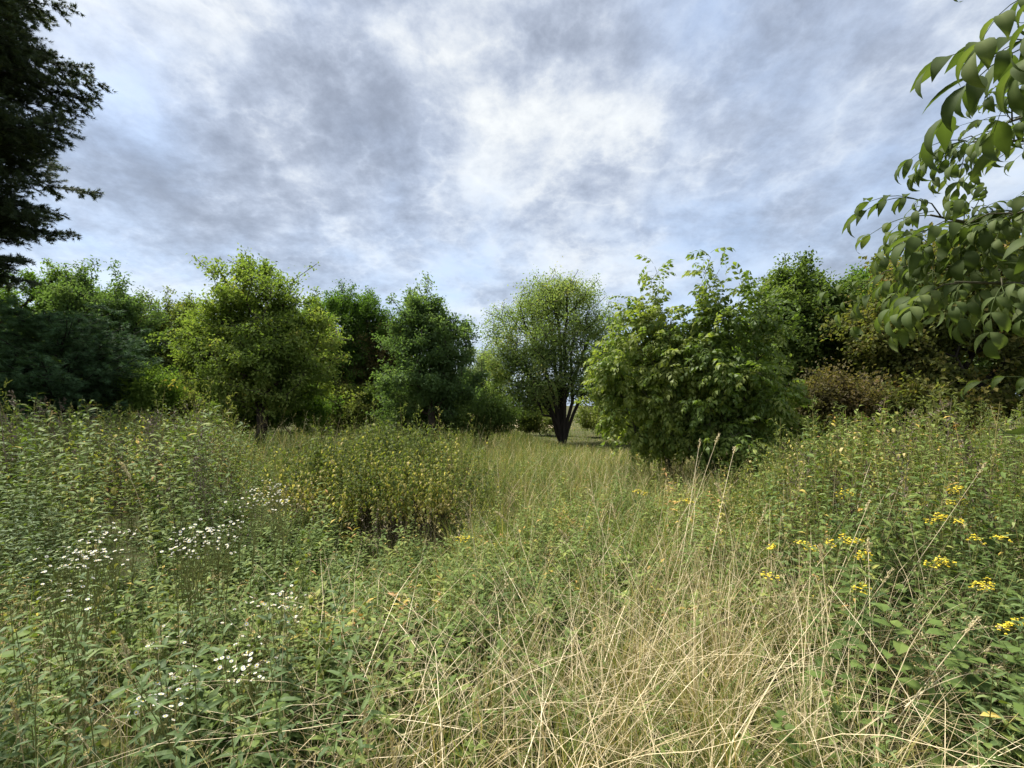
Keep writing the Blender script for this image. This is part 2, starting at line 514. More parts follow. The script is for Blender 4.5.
def tree(name, label, base, D, blobs, mat, group=None, bark='bark', n=420, leaves=40, L=.09, Wd=.05, spread=.35, r0=.11, bf=.35,
         shell=.45, stems=None, shoots=(), compound=None, cat='tree', droop=.25, up=.9, tint=(.45, .16), seed=1, lspread=.11, trunk_top=.45, per=9,
         depth=1.0, zmin=.25, thick=.6, clump=1.8, ragged=60):
    """blobs: (px, py, rx, ry, weight[, dY]) measured at the tree's distance D and turned into metres"""
    rr = np.random.default_rng(seed)
    n, leaves, L, Wd = (int(n * 1.6), int(leaves * 1.2), L * 1.08, Wd * 1.15) if compound is None else (n, leaves, L, Wd)
    bx = at(base, D); bz = float(height(bx, D))
    B = []
    for q in blobs:
        dy = q[5] if len(q) > 5 else 0.0
        rx, rz = q[2] / F * D, q[3] / F * D
        B.append(((at(q[0], D), D + dy, zt(q[1], D)), (rx, rx * depth, rz), q[4]))
    pts = crown_points(B, n, spread, rr, shell, int(per * clump))
    pts = pts[pts[:, 2] > bz + zmin]
    top = max(c[2] + r[2] for c, r, _ in B)
    root = np.array([bx, D, bz - .08])
    if stems is None:
        cx = np.average([c[0] for c, _, _ in B], weights=[w for _, _, w in B])
        z1 = bz + (top - bz) * trunk_top
        k = 5
        line = [root + (np.array([bx + (cx - bx) * .6 * (i / k) ** 1.5 + rr.normal() * .04 * (i > 0), D + rr.normal() * .05 * (i > 0), bz - .08 + (z1 - bz) * i / k]) - root) for i in range(k + 1)]
        seeds = [line]
    else:
        seeds = []
        for sx, sz, dy in stems:           # stem tips in picture measures
            tip = np.array([at(sx, D), D + dy, zt(sz, D)])
            q = []
            for i in range(7):
                t = i / 6
                v = root + (tip - root) * np.array([t ** 1.25, t ** 1.25, t ** .85]) + rr.normal(size=3) * .05 * (0 < i)
                q.append(v)
            seeds.append(q)
    shootpts = []
    for _ in range(ragged):                # sprays that break the outline
        c, r, _w = B[rr.integers(0, len(B))]
        v = unit(rr.normal(size=3) * np.array([1, .8, .7]) + np.array([0, 0, .45]))
        ext = rr.uniform(.2, .85) * min(1, .4 + D / 25)
        k = 6
        for i in range(k):
            t = i / (k - 1)
            q = np.array(c) + v * np.array(r) * .85 + (v * .6 + np.array([0, 0, .4 * t])) * ext * t + rr.normal(size=3) * .05
            if q[2] > bz + zmin: shootpts.append(tuple(q))
    for sx, z0, z1, dy, k in shoots:        # upright shoots standing out of the crown
        for i in range(k):
            t = i / max(k - 1, 1)
            shootpts.append((at(sx, D) + rr.normal() * .05, D + dy + rr.normal() * .05, zt(z0 + (z1 - z0) * t, D)))
    if shootpts: pts = np.concatenate([pts, np.array(shootpts)])
    P, par, S, kids, ns = grow(seeds, pts, bf)
    root_s = S[0]
    ex = 1 / 2.3
    rad = np.maximum(r0 * (S / root_s) ** ex, .006 * thick)
    e = np.where(par >= 0)[0]; pa = par[e]
    th = MB()
    ra = np.minimum(rad[pa], rad[e] * 1.35)
    big = rad[e] > .03
    for sel, sd in ((big, 7), (~big, 3)):
        if sel.any():
            V, T = cones(P[pa[sel]], P[e[sel]], ra[sel], rad[e[sel]] * .97, sd); th.add(V, T)
    # leaves sit round the thin ends
    thin = np.where(S <= 14)[0]
    thin = thin[P[thin, 2] > bz + zmin]
    cen = np.average(np.array([c for c, _, _ in B]), axis=0, weights=[w for _, _, w in B])
    cr = MB()
    cl = rr.normal(size=len(P)) * .07 + (vnoise(P[:, 0] + 50, P[:, 2] * 1.3 + P[:, 1] + 50, 1.4, seed) - .5) * .55
    if compound is None:
        idx = np.repeat(thin, leaves)
        nl = len(idx)
        a = rr.random(nl)[:, None]
        O = P[idx] * a + P[np.maximum(par[idx], 0)] * (1 - a)
        far = np.linalg.norm(P[idx] - P[np.maximum(par[idx], 0)], axis=1) > 1.0
        O = np.where(far[:, None], P[idx], O) + rr.normal(size=(nl, 3)) * lspread * np.array([1, 1, .75])
        keep = O[:, 2] > bz + zmin * .5; O = O[keep]; idx = idx[keep]; nl = len(O)
        outd = unit(O - cen)
        R = leaf_frames(nl, outd, rr, up, droop) * rr.uniform(.65, 1.3, nl)[:, None, None]
        tn = np.clip(rr.normal(tint[0], tint[1] * .6, nl) + cl[idx], 0, 1)
        V, T = quadleaf(L, Wd)
        cr.scatter((V, T, np.zeros(4), np.zeros(2, int)), R, O, tn)
    else:
        for proto in compound:
            idx = np.repeat(thin, leaves); nl = len(idx)
            O = P[idx] + rr.normal(size=(nl, 3)) * lspread
            outd = unit(O - cen + rr.normal(size=(nl, 3)) * .5)
            d = unit(outd * np.array([1, 1, .5]) + rr.normal(size=(nl, 3)) * .55 + np.array([0, 0, .15 - droop]))
            R = frames(d, unit(np.array([[0, 0, 1.0]]) + rr.normal(size=(nl, 3)) * .3)) * rr.uniform(.6, 1.2, nl)[:, None, None]
            tn = np.clip(rr.normal(tint[0], tint[1], nl) + cl[idx], 0, 1)
            cr.scatter(proto, R, O, tn)
    o3 = (bx, D, bz)
    t = empty(name, o3, label, cat, group)
    th.build('trunk', M[bark], t, True, o3)
    cr.build('crown', mat, t, False, o3)
    return t


def compound_leaf(rr, pairs=4, rach=.26, L=.10, Wd=.042, seg=1, droop=.5, stem_mat=0):
    """feather-shaped leaf along +y"""
    p = Proto()
    k = pairs + 1
    pts = []
    for i in range(8):
        t = i / 7; pts.append((0, rach * t, .10 * rach * sin(pi * t) - .25 * rach * t * t))
    pts = np.array(pts)
    V, T = tube(pts, np.linspace(.0025, .001, 8), 3); p.add(V, T, m=stem_mat)
    def rib(n):
        r = np.full(n, -.06); r[2:-1:3] = .16; r[0] = r[-1] = .1
        return r
    def pos(t): return np.array([np.interp(t, np.linspace(0, 1, 8), pts[:, c]) for c in range(3)])
    for i in range(pairs):
        t = .28 + .62 * i / max(pairs - 1, 1)
        for s in (-1, 1):
            sz = (.75 + .35 * t) * rr.uniform(.9, 1.1)
            V, T = leaf(L * sz, Wd * sz, seg, rr.uniform(.08, .3), droop * rr.uniform(.5, 1.4), .15, *((.78, 1.15) if seg > 2 else (.8, .8)))
            d = (s * .85, .5 + .2 * t, -.35 * rr.uniform(.4, 1.6)); p.add(V, T, frame1(d, (s * .25, -.1, 1)), pos(t), rr.normal() * .1 + rib(len(V)))
    V, T = leaf(L * 1.15, Wd * 1.1, seg, .2, droop, .0, *((.78, 1.15) if seg > 2 else (.8, .8)))
    p.add(V, T, frame1((0, 1, -.4), (0, .3, 1)), pos(1.0), rr.normal() * .1 + rib(len(V)))
    return p.done()


pr = np.random.default_rng(5)
WAL = [compound_leaf(pr, 3, .24, .12, .058, 1, .6) for _ in range(3)]

C_ = crown_mat
cm_bright = C_('crown_bright', G(.05, .082, .02), G(.092, .14, .034), G(.165, .205, .06), YEL, pscale=.9, patch=.3)
cm_mid = C_('crown_mid', G(.035, .07, .016), G(.06, .115, .024), G(.10, .16, .035), pscale=.9, patch=.3)
cm_olive = C_('crown_olive', G(.045, .07, .02), G(.08, .11, .033), G(.13, .155, .05), G(.2, .16, .06), pscale=.9, patch=.3)
cm_dark = C_('crown_dark', G(.028, .05, .014), G(.05, .085, .022), G(.085, .125, .036), pscale=.9, patch=.3)
cm_oak = C_('crown_oak', G(.035, .066, .024), G(.06, .105, .04), G(.10, .15, .065), pscale=.9, patch=.3)
cm_willow = C_('crown_willow', G(.05, .085, .026), G(.088, .135, .045), G(.15, .20, .085), G(.22, .22, .10), pscale=1.1, patch=.25)
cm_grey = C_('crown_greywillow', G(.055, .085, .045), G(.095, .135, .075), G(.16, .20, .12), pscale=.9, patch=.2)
cm_ruddy = C_('crown_ruddy', G(.04, .05, .02), G(.075, .075, .032), G(.12, .10, .05), G(.2, .10, .05), pscale=.9, patch=.3)
cm_autumn = C_('crown_turning', G(.04, .058, .018), G(.075, .09, .027), G(.145, .125, .04), G(.21, .11, .045), pscale=1.2, patch=.55)
cm_brown = C_('crown_brown', G(.032, .034, .016), G(.055, .055, .024), G(.095, .08, .04), G(.15, .10, .05), pscale=1.2, patch=.3)
cm_bough = C_('leaf_walnut_bough', G(.045, .066, .02), G(.072, .10, .032), G(.12, .145, .055), gain=(1.2, 1.2, 1.1), pscale=2.5, patch=.45, rough=.66, spec=.2, trans=.42)
cm_walnut = C_('crown_walnut', G(.04, .085, .018), G(.072, .14, .028), G(.12, .19, .045), pscale=.9, patch=.25, rough=.5, spec=.3, gain=(1.95, 1.42, 1.5))
cm_pine = C_('pine_needle', G(.035, .058, .034), G(.062, .095, .056), G(.10, .14, .085), trans=.2, pscale=.8, patch=.2, spec=.05, gain=(1.3, 1.5, 1.15))
cm_spruce = C_('spruce_needle', G(.018, .03, .016), G(.032, .05, .026), G(.06, .082, .042), trans=.2, pscale=.8, patch=.2, spec=.05)

TREES = 'trees round the far edge of the meadow'
tree('broadleaf_tree', 'broad mid green tree at the left edge, under the tall dark conifer', -15, 18, [(-25, 325, 75, 55, 1), (35, 318, 48, 48, .8), (-80, 330, 60, 55, .6), (30, 360, 60, 40, .5), (70, 300, 25, 25, .3)], cm_mid, TREES, n=650, leaves=34, seed=21, r0=.2, tint=(.55, .17))
tree('feathery_tree', 'grey green tree with ragged thin top behind the dark grey green pine bush', 98, 16.5, [(98, 312, 36, 38, 1), (100, 350, 45, 35, .8), (125, 330, 25, 30, .3), (110, 385, 40, 24, .5)], cm_oak, TREES, n=560, leaves=32, seed=22, r0=.15, bark='darkbark',
     shoots=[(85, 300, 264, 0, 7), (110, 300, 258, .3, 7), (100, 300, 262, -.3, 7), (125, 305, 275, 0, 6)])
tree('olive_tree', 'low olive green tree with spiky shoots between ragged tree and bright green tree', 160, 19, [(160, 330, 42, 32, 1), (140, 345, 32, 26, .6), (190, 335, 30, 30, .5), (165, 362, 55, 27, .8), (165, 390, 50, 16, .4)], cm_olive, TREES, n=640, leaves=30, seed=23, r0=.15,
     shoots=[(168, 320, 288, 0, 7), (140, 320, 300, 0, 5), (185, 318, 292, .3, 6), (152, 320, 298, .2, 5)], bark='darkbark')
tree('bright_green_tree', 'bright yellow green tree with layered drooping sprays, largest on the left', 262, 14, [(265, 320, 55, 42, 1), (228, 345, 38, 38, .6), (300, 350, 38, 42, .7), (262, 372, 70, 28, .9), (250, 300, 34, 30, .4), (262, 395, 66, 16, .5), (212, 372, 20, 18, .25)], cm_bright, TREES, n=1000, leaves=30, L=.085, seed=24, r0=.16,
     shoots=[(265, 295, 262, 0, 7), (238, 300, 278, .2, 5), (283, 300, 276, .2, 5), (222, 310, 284, 0, 5)], bf=.3, up=1.2, droop=.35)
tree('round_dark_tree', 'rounded dark green tree standing behind the bright green tree', 345, 20, [(340, 335, 40, 38, 1), (365, 330, 20, 32, .5), (330, 365, 46, 35, .8), (352, 308, 20, 15, .3), (345, 395, 45, 18, .5)], cm_mid, TREES, n=700, leaves=30, seed=25, r0=.18,
     shoots=[(337, 310, 290, 0, 5)], bark='darkbark', tint=(.33, .15))
tree('ruddy_tree', 'dull brownish green low tree between rounded dark tree and young oak', 372, 20.5, [(375, 362, 28, 36, 1), (365, 385, 32, 28, .8), (390, 350, 16, 26, .4)], cm_ruddy, TREES, n=480, leaves=30, seed=26, r0=.12, bark='darkbark')
tree('young_oak', 'grey green young oak with pointed top in front of the ruddy tree', 432, 15.5, [(428, 345, 33, 30, 1), (422, 318, 20, 25, .6), (430, 380, 48, 28, 1.2), (452, 350, 18, 28, .4), (410, 385, 30, 22, .4), (432, 402, 42, 13, .4)], cm_oak, TREES, n=680, leaves=30, seed=27, r0=.14, spread=.3,
     shoots=[(418, 312, 286, 0, 7), (410, 318, 294, .2, 5), (432, 315, 298, 0, 5), (455, 340, 318, 0, 5), (462, 345, 325, .2, 4)], up=1.0, trunk_top=.6, tint=(.5, .16))
tree('grey_willow', 'pale silvery willow behind the young oak', 478, 25, [(476, 375, 22, 26, 1), (492, 388, 16, 24, .6), (460, 390, 20, 22, .5), (478, 405, 28, 14, .5)], cm_grey, TREES, n=420, leaves=30, seed=28, r0=.1, L=.1, Wd=.035)
# the round many-stemmed tree in the middle
tree('round_willow', 'round grey green many stemmed tree alone in the middle', 563, 19,
     [(553, 326, 56, 42, 1.4), (520, 348, 32, 38, .8), (588, 342, 30, 42, .8), (555, 300, 40, 20, .7), (503, 352, 16, 30, .25), (555, 372, 56, 24, .8), (520, 390, 32, 18, .4), (592, 388, 28, 22, .4), (532, 402, 24, 12, .25)], cm_willow, TREES, bark='darkbark',
     n=1350, leaves=22, L=.08, Wd=.042, seed=29, r0=.2, spread=.3, shell=.42, zmin=.9, thick=1.0, lspread=.2, clump=1.0, tint=(.6, .18),
     stems=[(556, 310, .1), (530, 330, -.4), (512, 348, .2), (576, 315, -.3), (592, 332, .3), (545, 300, .7), (605, 360, -.1), (565, 300, -.8), (520, 372, .6)], bf=.25)
tree('walnut_sapling', 'leafy young walnut with one spire, right beside the round middle tree', 668, 8.6, [(654, 365, 38, 40, 1.1), (640, 345, 24, 32, .4), (682, 385, 38, 36, .8), (620, 385, 22, 30, .45), (650, 415, 42, 22, .6), (705, 420, 34, 24, .5), (685, 438, 44, 16, .5)], cm_walnut, 'young walnut trees',
     bark='twig', n=600, leaves=1, compound=WAL, seed=30, r0=.05, spread=.18, lspread=.07, shoots=[(654, 330, 266, 0, 10), (660, 330, 285, .1, 7), (640, 330, 305, 0, 5)], droop=.35, trunk_top=.6, zmin=.1, depth=.9, thick=.7, tint=(.62, .2))
tree('walnut_sapling', 'taller young walnut with sparse thin top shoots and dark stems', 742, 8.0, [(728, 382, 34, 32, 1), (715, 340, 14, 26, .1), (757, 392, 24, 32, .6), (720, 410, 40, 32, .8), (752, 335, 12, 20, .06), (728, 442, 40, 22, .7)], cm_walnut, 'young walnut trees',
     bark='twig', n=360, leaves=1, compound=WAL, seed=31, r0=.05, spread=.18, lspread=.07, shoots=[(708, 330, 250, 0, 11), (716, 320, 268, .1, 7), (736, 320, 285, -.1, 6), (760, 310, 280, .1, 6), (700, 330, 300, 0, 4)], droop=.35, tint=(.36, .2), trunk_top=.6, zmin=.1, depth=.9, thick=.7)
tree('dark_tree', 'tall dark green tree with domed top behind the young walnuts', 800, 12, [(797, 322, 38, 40, 1.1), (776, 350, 36, 48, .9), (832, 345, 40, 48, .9), (805, 385, 66, 42, 1.1), (800, 294, 22, 18, .35)], cm_dark, TREES, n=900, leaves=30, seed=32, r0=.16, bark='darkbark', droop=.4,
     shoots=[(800, 290, 266, 0, 5)], tint=(.55, .18))
tree('fresh_green_tree', 'fresh green tree showing between the dark tree and yellowing tree', 868, 14.5, [(868, 312, 36, 38, 1), (850, 335, 30, 40, .6), (895, 312, 36, 48, .9), (870, 365, 45, 40, .8), (885, 280, 26, 18, .3)], cm_mid, TREES, n=700, leaves=30, seed=33, r0=.16, bark='darkbark', L=.1)
tree('turning_tree', 'yellowing brown flecked tree behind the overhanging walnut branch', 965, 10, [(935, 300, 58, 46, 1), (985, 305, 58, 62, 1.1), (900, 345, 42, 48, .8), (1045, 300, 60, 75, .9), (960, 385, 85, 38, .8), (960, 265, 36, 22, .35)], cm_autumn, TREES, n=1200, leaves=24, seed=34, r0=.12, L=.08, Wd=.06, droop=.4, bark='darkbark',
     shell=.4, tint=(.5, .2))
tree('broadleaf_tree', 'dark tree filling the right edge behind the yellowing tree', 1090, 13, [(1080, 290, 90, 100, 1), (1160, 310, 80, 90, .8), (1010, 310, 60, 85, .7)], cm_dark, TREES, n=900, leaves=26, seed=35, r0=.2, L=.11, Wd=.07, bark='darkbark')
for px, D, py, rx, lab, sd, cm in [(60, 27, 335, 60, 'dark tree behind, filling the gap under the ragged tree', 51, cm_dark), (215, 26, 345, 45, 'dark tree behind, filling the gap left of the bright green tree', 52, cm_mid),
                               (300, 29, 348, 48, 'dark tree far behind the trunk of the bright green tree', 53, cm_dark), (400, 30, 360, 36, 'dull green tree behind, between ruddy tree and young oak', 54, cm_oak),
                               (640, 24, 345, 45, 'green tree behind the leafy young walnut', 55, cm_mid), (735, 22, 325, 50, 'dark tree behind the two young walnuts', 56, cm_dark), (455, 33, 385, 30, 'low green tree behind the silvery willow', 57, cm_oak)]:
    k = (405 - py) / 2
    tree('hedgerow_tree', lab, px, D, [(px, py + k * .75, rx, k * .85, 1), (px + 12, py + k * 1.5, rx * 1.1, k * .75, .9), (px - rx * .5, py + k * 1.2, rx * .6, k * .7, .4)], cm, TREES, n=420, leaves=28, L=.14, Wd=.09, seed=sd, r0=.14, bark='darkbark', spread=.5, lspread=.25)
SHR = 'shrubs at the feet of the trees'
for k, (px, D, py, rx, cm, lab) in enumerate([(205, 16.5, 382, 26, cm_olive, 'low olive shrub under the left side of the bright green tree'), (243, 15.5, 392, 24, cm_dark, 'low dark shrub right under the trunk of the bright green tree'), (292, 16, 388, 26, cm_mid, 'low green shrub under the right side of the bright green tree'),
        (322, 19, 390, 22, cm_dark, 'low dark shrub under the left side of the rounded dark tree'), (352, 18, 394, 22, cm_olive, 'low olive shrub under the right side of the rounded dark tree'), (385, 18.5, 388, 24, cm_dark, 'low dark shrub between the ruddy tree and young oak'),
        (415, 17, 398, 22, cm_oak, 'low grey green shrub under the left side of the young oak'), (448, 17.5, 394, 24, cm_oak, 'low grey green shrub under the right side of the young oak'), (120, 15, 388, 28, cm_dark, 'low dark shrub beside the dark grey green pine bush'), (175, 17.5, 392, 26, cm_olive, 'low olive shrub under the olive tree'),
        (655, 19, 402, 34, cm_dark, 'low dark shrub behind the leafy young walnut'), (10, 15.5, 385, 40, cm_dark, 'low dark shrub between the two pine bushes'), (775, 10.5, 408, 30, cm_dark, 'low dark shrub under the left side of the tall dark tree'), (905, 9.2, 398, 34, cm_autumn, 'low yellowing shrub under the turning tree')]):
    tree('understory_shrub', lab, px, D, [(px, py + 14, rx, 20, 1), (px - rx * .6, py + 22, rx * .7, 14, .6), (px + rx * .6, py + 20, rx * .7, 14, .6)], cm, SHR, n=230, leaves=22, seed=200 + k, r0=.03, cat='shrub', trunk_top=.3, zmin=.03, bark='darkbark', L=.085, ragged=24, tint=(.55, .15))
tree('brown_shrub', 'withered brownish shrub under the dark and yellowing trees', 836, 8.8, [(832, 398, 20, 13, 1), (852, 407, 16, 10, .8), (815, 410, 12, 9, .4)], cm_brown, SHR, n=110, leaves=16, seed=36, r0=.03, L=.06, Wd=.035, cat='shrub', spread=.16, trunk_top=.3, bark='darkbark')
tree('dark_shrub', 'dark green clump of shrub left of the round middle tree', 485, 15, [(478, 420, 17, 16, 1), (497, 424, 14, 14, .8)], cm_dark, SHR, n=230, leaves=30, seed=37, r0=.03, L=.07, Wd=.04, cat='shrub', spread=.16, trunk_top=.3, zmin=.05)
tree('leafy_shrub', 'small pale green shrub in front of the olive tree', 150, 13.5, [(150, 393, 14, 11, 1)], cm_mid, SHR, n=120, leaves=24, seed=38, r0=.03, L=.08, Wd=.035, cat='shrub', spread=.14, trunk_top=.3, tint=(.75, .12))
tree('dusky_shrub', 'dusky shrub just left behind the round middle tree', 540, 24, [(543, 421, 13, 9, 1), (530, 423, 8, 6, .3)], cm_olive, SHR, n=70, leaves=26, seed=40, r0=.04, cat='shrub', trunk_top=.3, zmin=.05)
tree('dusky_shrub', 'dusky shrub right behind the round middle tree', 605, 23, [(602, 414, 22, 20, 1), (640, 405, 30, 24, 1)], cm_olive, SHR, n=340, leaves=26, seed=44, r0=.04, cat='shrub', trunk_top=.3, zmin=.05)


# ---- conifers
def conifer(name, label, base, D, H, Rmax, z0, mat, seed, group=None, whorls=30, per=5, needle=.09, tufts=9, slope=-.15, cat='tree', power=.8, r0=.22, curl=.35, dens=1.0, nw=.007, low=1.0):
    rr = np.random.default_rng(seed)
    bx = at(base, D); bz = float(height(bx, D))
    t = empty(name, (bx, D, bz), label, cat, group)
    th, cr = MB(), MB()
    V, T = tube([(bx, D, bz - .1), (bx + .03, D, bz + H * .3), (bx, D + .03, bz + H * .65), (bx, D, bz + H)], [r0, r0 * .75, r0 * .4, .012], 9); th.add(V, T)
    O, Dn = [], []
    A, B, RA, RB = [], [], [], []
    for w in range(whorls):
        f = (w + rr.uniform(-.6, .6)) / whorls
        z = bz + z0 + (H - z0) * max(f, 0)
        for k in range(per):
            az = rr.uniform(0, 2 * pi)
            ln = Rmax * (1 - f) ** power * rr.uniform(.55, 1.1) * min(1, low + (1 - low) * f / .33) + .15
            dirh = np.array([cos(az), sin(az), 0])
            ns = max(4, int(ln / .32))
            p = np.array([bx, D, z]); prev = p
            for i in range(1, ns + 1):
                u = i / ns
                sl = slope + curl * (u - .35) + .5 * f
                p = prev + (dirh + np.array([0, 0, sl])) * ln / ns + rr.normal(size=3) * .02
                A.append(prev); B.append(p); RA.append(.035 * (1 - u) * ln / Rmax + .01); RB.append(.035 * (1 - u - .0) * ln / Rmax * .8 + .008)
                # side twigs hang with their tufts
                if u > .08:
                    side = np.cross(dirh, [0, 0, 1])
                    sl2 = ln * .44 * (1.08 - u) + .2
                    for s in (-1, 1, -1, 1):
                        if rr.random() > .8 * dens: continue
                        tw = unit(dirh * .75 + side * s * rr.uniform(.6, 1.1) + np.array([0, 0, rr.uniform(-.3, .18)]))
                        q = p + tw * sl2
                        A.append(p); B.append(q); RA.append(.009); RB.append(.004)
                        nt = max(2, int(tufts * sl2 * 1.3))
                        for j in range(nt):
                            a = (j + .6) / nt
                            O.append(p + (q - p) * a + rr.normal(size=3) * .035); Dn.append(unit(tw + rr.normal(size=3) * .35))
                prev = p
            O.append(p); Dn.append(dirh)
    V, T = cones(np.array(A), np.array(B), np.array(RA), np.array(RB), 4); th.add(V, T)
    O, Dn = np.array(O), np.array(Dn)
    for var in range(3):
        pt = Proto()
        for k in range(15):
            a = rr.uniform(0, 2 * pi); c = rr.uniform(.25, .95); y0 = rr.uniform(-.03, .05)
            d = np.array([cos(a) * c, 1 - .55 * c, sin(a) * c])
            d = d / np.linalg.norm(d) * needle * rr.uniform(.7, 1.2)
            s = np.cross(d, [.3, .5, .8]); s = s / np.linalg.norm(s) * nw
            pt.add([(-s[0], y0 - s[1], -s[2]), (s[0], y0 + s[1], s[2]), (d[0], y0 + d[1], d[2])], [(0, 1, 2)], c=rr.normal() * .08)
        sel = np.arange(len(O)) % 3 == var
        n = sel.sum()
        R = frames(Dn[sel], np.array([[0, 0, 1.0]]) + rr.normal(size=(n, 3)) * .3) * rr.uniform(.8, 1.3, n)[:, None, None]
        cr.scatter(pt.done(), R, O[sel], np.clip(rr.normal(.45, .18, n), 0, 1))
    th.build('trunk', M['darkbark'], t, True, (bx, D, bz))
    cr.build('crown', mat, t, False, (bx, D, bz))
    return t


conifer('tall_pine', 'tall dark conifer towering over the left edge with drooping tiers', -78, 12, 17.5, 4.25, 5.6, cm_spruce, 41, low=.45, whorls=27, per=9, tufts=19, power=.45, slope=-.3, curl=.55, needle=.10, nw=.010)
conifer('pine_bush', 'low dark grey green young pine at the left below the ragged tree', 62, 12.6, 3.9, 2.5, .3, cm_pine, 42, whorls=16, per=7, tufts=14, power=.4, slope=.1, curl=.3, needle=.12, r0=.08, cat='pine', nw=.008)
conifer('pine_bush', 'dark grey green young pine half cut by the left edge', -42, 13.2, 3.8, 2.6, .3, cm_pine, 43, whorls=15, per=7, tufts=14, power=.4, slope=.1, curl=.3, needle=.12, r0=.08, cat='pine', nw=.008)

# trees beyond the field, seen only in the gaps
far_specs = [(-60, 55, 9), (70, 60, 8), (170, 58, 9), (300, 62, 8), (395, 70, 7), (455, 66, 6.5), (545, 75, 6), (625, 66, 7), (720, 60, 8), (835, 55, 9), (960, 52, 10)]
proto_far = None
for k, (px, D, hh) in enumerate(far_specs):
    if proto_far is None:
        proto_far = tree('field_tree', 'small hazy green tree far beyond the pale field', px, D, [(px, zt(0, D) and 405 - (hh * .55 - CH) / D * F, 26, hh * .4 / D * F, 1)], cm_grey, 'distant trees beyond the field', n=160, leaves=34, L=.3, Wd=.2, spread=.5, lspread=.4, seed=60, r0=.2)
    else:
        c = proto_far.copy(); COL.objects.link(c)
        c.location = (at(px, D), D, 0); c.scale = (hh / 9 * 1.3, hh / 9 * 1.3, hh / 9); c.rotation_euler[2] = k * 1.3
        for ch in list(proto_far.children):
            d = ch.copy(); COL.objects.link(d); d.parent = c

# ------------------------------------------------------------------ meadow plants
YT = np.array([(-600, 392), (-200, 394), (0, 398), (120, 401), (200, 400), (260, 408), (330, 404), (400, 403), (450, 412), (520, 431), (560, 443), (620, 447), (690, 455), (745, 447), (790, 424), (850, 413), (950, 410), (1024, 404), (1300, 396), (1700, 390)], float)


def cap(px, Y):
    """how tall plants stand there so that the skyline of the stand is the photograph's"""
    return CH - (np.interp(px, YT[:, 0], YT[:, 1]) - HZ) / F * Y


def spots(p0, p1, y0, y1, n, k=1.3, mask=None, thr=.35):
    px = rng.uniform(p0, p1, n) + rng.normal(size=n) * 28; u = rng.random(n)
    Y = (y0 ** k + u * (y1 ** k - y0 ** k)) ** (1 / k)
    X = at(px, Y)
    if mask is not None:
        f, sd = mask
        keep = vnoise(X, Y, f, sd) + rng.normal(size=n) * .12 > thr
        X, Y, px = X[keep], Y[keep], px[keep]
    return X, Y, px


def herb(rr, h, nl, L, Wd, seg=2, droop=.5, bare=.1, opposite=False, top=.55, el=.5, stem=.003, cluster=0, tj=.1, low_tint=0.0, bend=.12, top_tint=0.0):
    """a leafy stem of height h: leaves (material 0) up a stem (material 1)"""
    p = Proto()
    az0 = rr.uniform(0, 2 * pi)
    bx, by = bend * h * cos(az0), bend * h * sin(az0)
    zs = np.linspace(0, 1, 5)
    pts = np.stack([bx * zs ** 2, by * zs ** 2, h * zs], 1)
    V, T = tube(pts, np.linspace(stem, stem * .4, 5), 3); p.add(V, T, c=.1, m=1)
    a = rr.uniform(0, 6)
    for i in range(nl):
        t = bare + (1 - bare) * (i + rr.uniform(0, .6)) / nl
        t = min(t, 1)
        sz = (1 - (1 - top) * t) * (1 if t > .25 else .7 + t) * rr.uniform(.75, 1.2)
        for s in ((0, pi) if opposite else (0,)):
            az = a + s + rr.normal() * .15
            e = el * rr.uniform(.4, 1.3) + .5 * max(t - .75, 0) * 2
            V, T = leaf(L * sz, Wd * sz, seg, .2, droop * rr.uniform(.5, 1.5), .1)
            d = (cos(az) * cos(e), sin(az) * cos(e), sin(e))
            p.add(V, T, frame1(d, (rr.normal() * .25, rr.normal() * .25, 1)), (bx * t * t, by * t * t, h * t), rr.normal() * tj + low_tint * max(0, .9 - t) + top_tint * t)
        a += pi / 2 if opposite else 2.4
    return p.done()


def plume(rr, h, branches=12, leaflets=9, L=.035, Wd=.009):
    """mugwort-like spire: short ascending side shoots with tiny leaves"""
    p = Proto()
    V, T = tube([(0, 0, 0), (.02, 0, h * .5), (.05 * rr.normal() * h, .05 * rr.normal() * h, h)], [.004, .003, .001], 3); p.add(V, T, m=1, c=.2)
    for i in range(branches):
        t = .3 + .7 * i / branches
        az = i * 2.4 + rr.normal() * .3; ln = h * .17 * (1.15 - t) + .02
        o = np.array([.02 * t, 0, h * t]); d = np.array([cos(az) * .55, sin(az) * .55, .85])
        for j in range(leaflets):
            q = o + d * ln * (j + .5) / leaflets + rr.normal(size=3) * .006
            V, T = quadleaf(L * rr.uniform(.6, 1.3), Wd * rr.uniform(.7, 1.4))
            dd = d * .7 + rr.normal(size=3) * .5
            p.add(V, T, frame1(dd, (rr.normal(), rr.normal(), .8)), q, rr.normal() * .12)
    return p.done()


hr = np.random.default_rng(77)
LUSH = [herb(hr, 1.0, 28, hr.uniform(.085, .125), hr.uniform(.018, .026), 2, .6, .12, el=.45, top=.55, tj=.13) for _ in range(9)]
HERB = [herb(hr, 1.0, 30, .115, .029, 2, .55, .1, el=.5, top=.6, tj=.14) for _ in range(8)]
SMALL = [herb(hr, 1.0, 44, .062, .020, 1, .5, .08, el=.5, top=.6, tj=.14) for _ in range(6)]
FINE = [herb(hr, 1.0, 34, .20, .065, 1, .5, .03, el=.6, top=.6, tj=.14, bend=.3) for _ in range(6)]        # scaled down: low ground plants
NETT = [herb(hr, 1.0, 10, .10, .040, 2, .95, hr.uniform(.38, .48), True, .45, -.3, tj=.2, low_tint=.7, bend=.16) for _ in range(9)]
BROAD = [herb(hr, 1.0, 24, .105, .068, 2, .6, .1, el=.35, top=.7, tj=.12, bend=.25) for _ in range(6)]
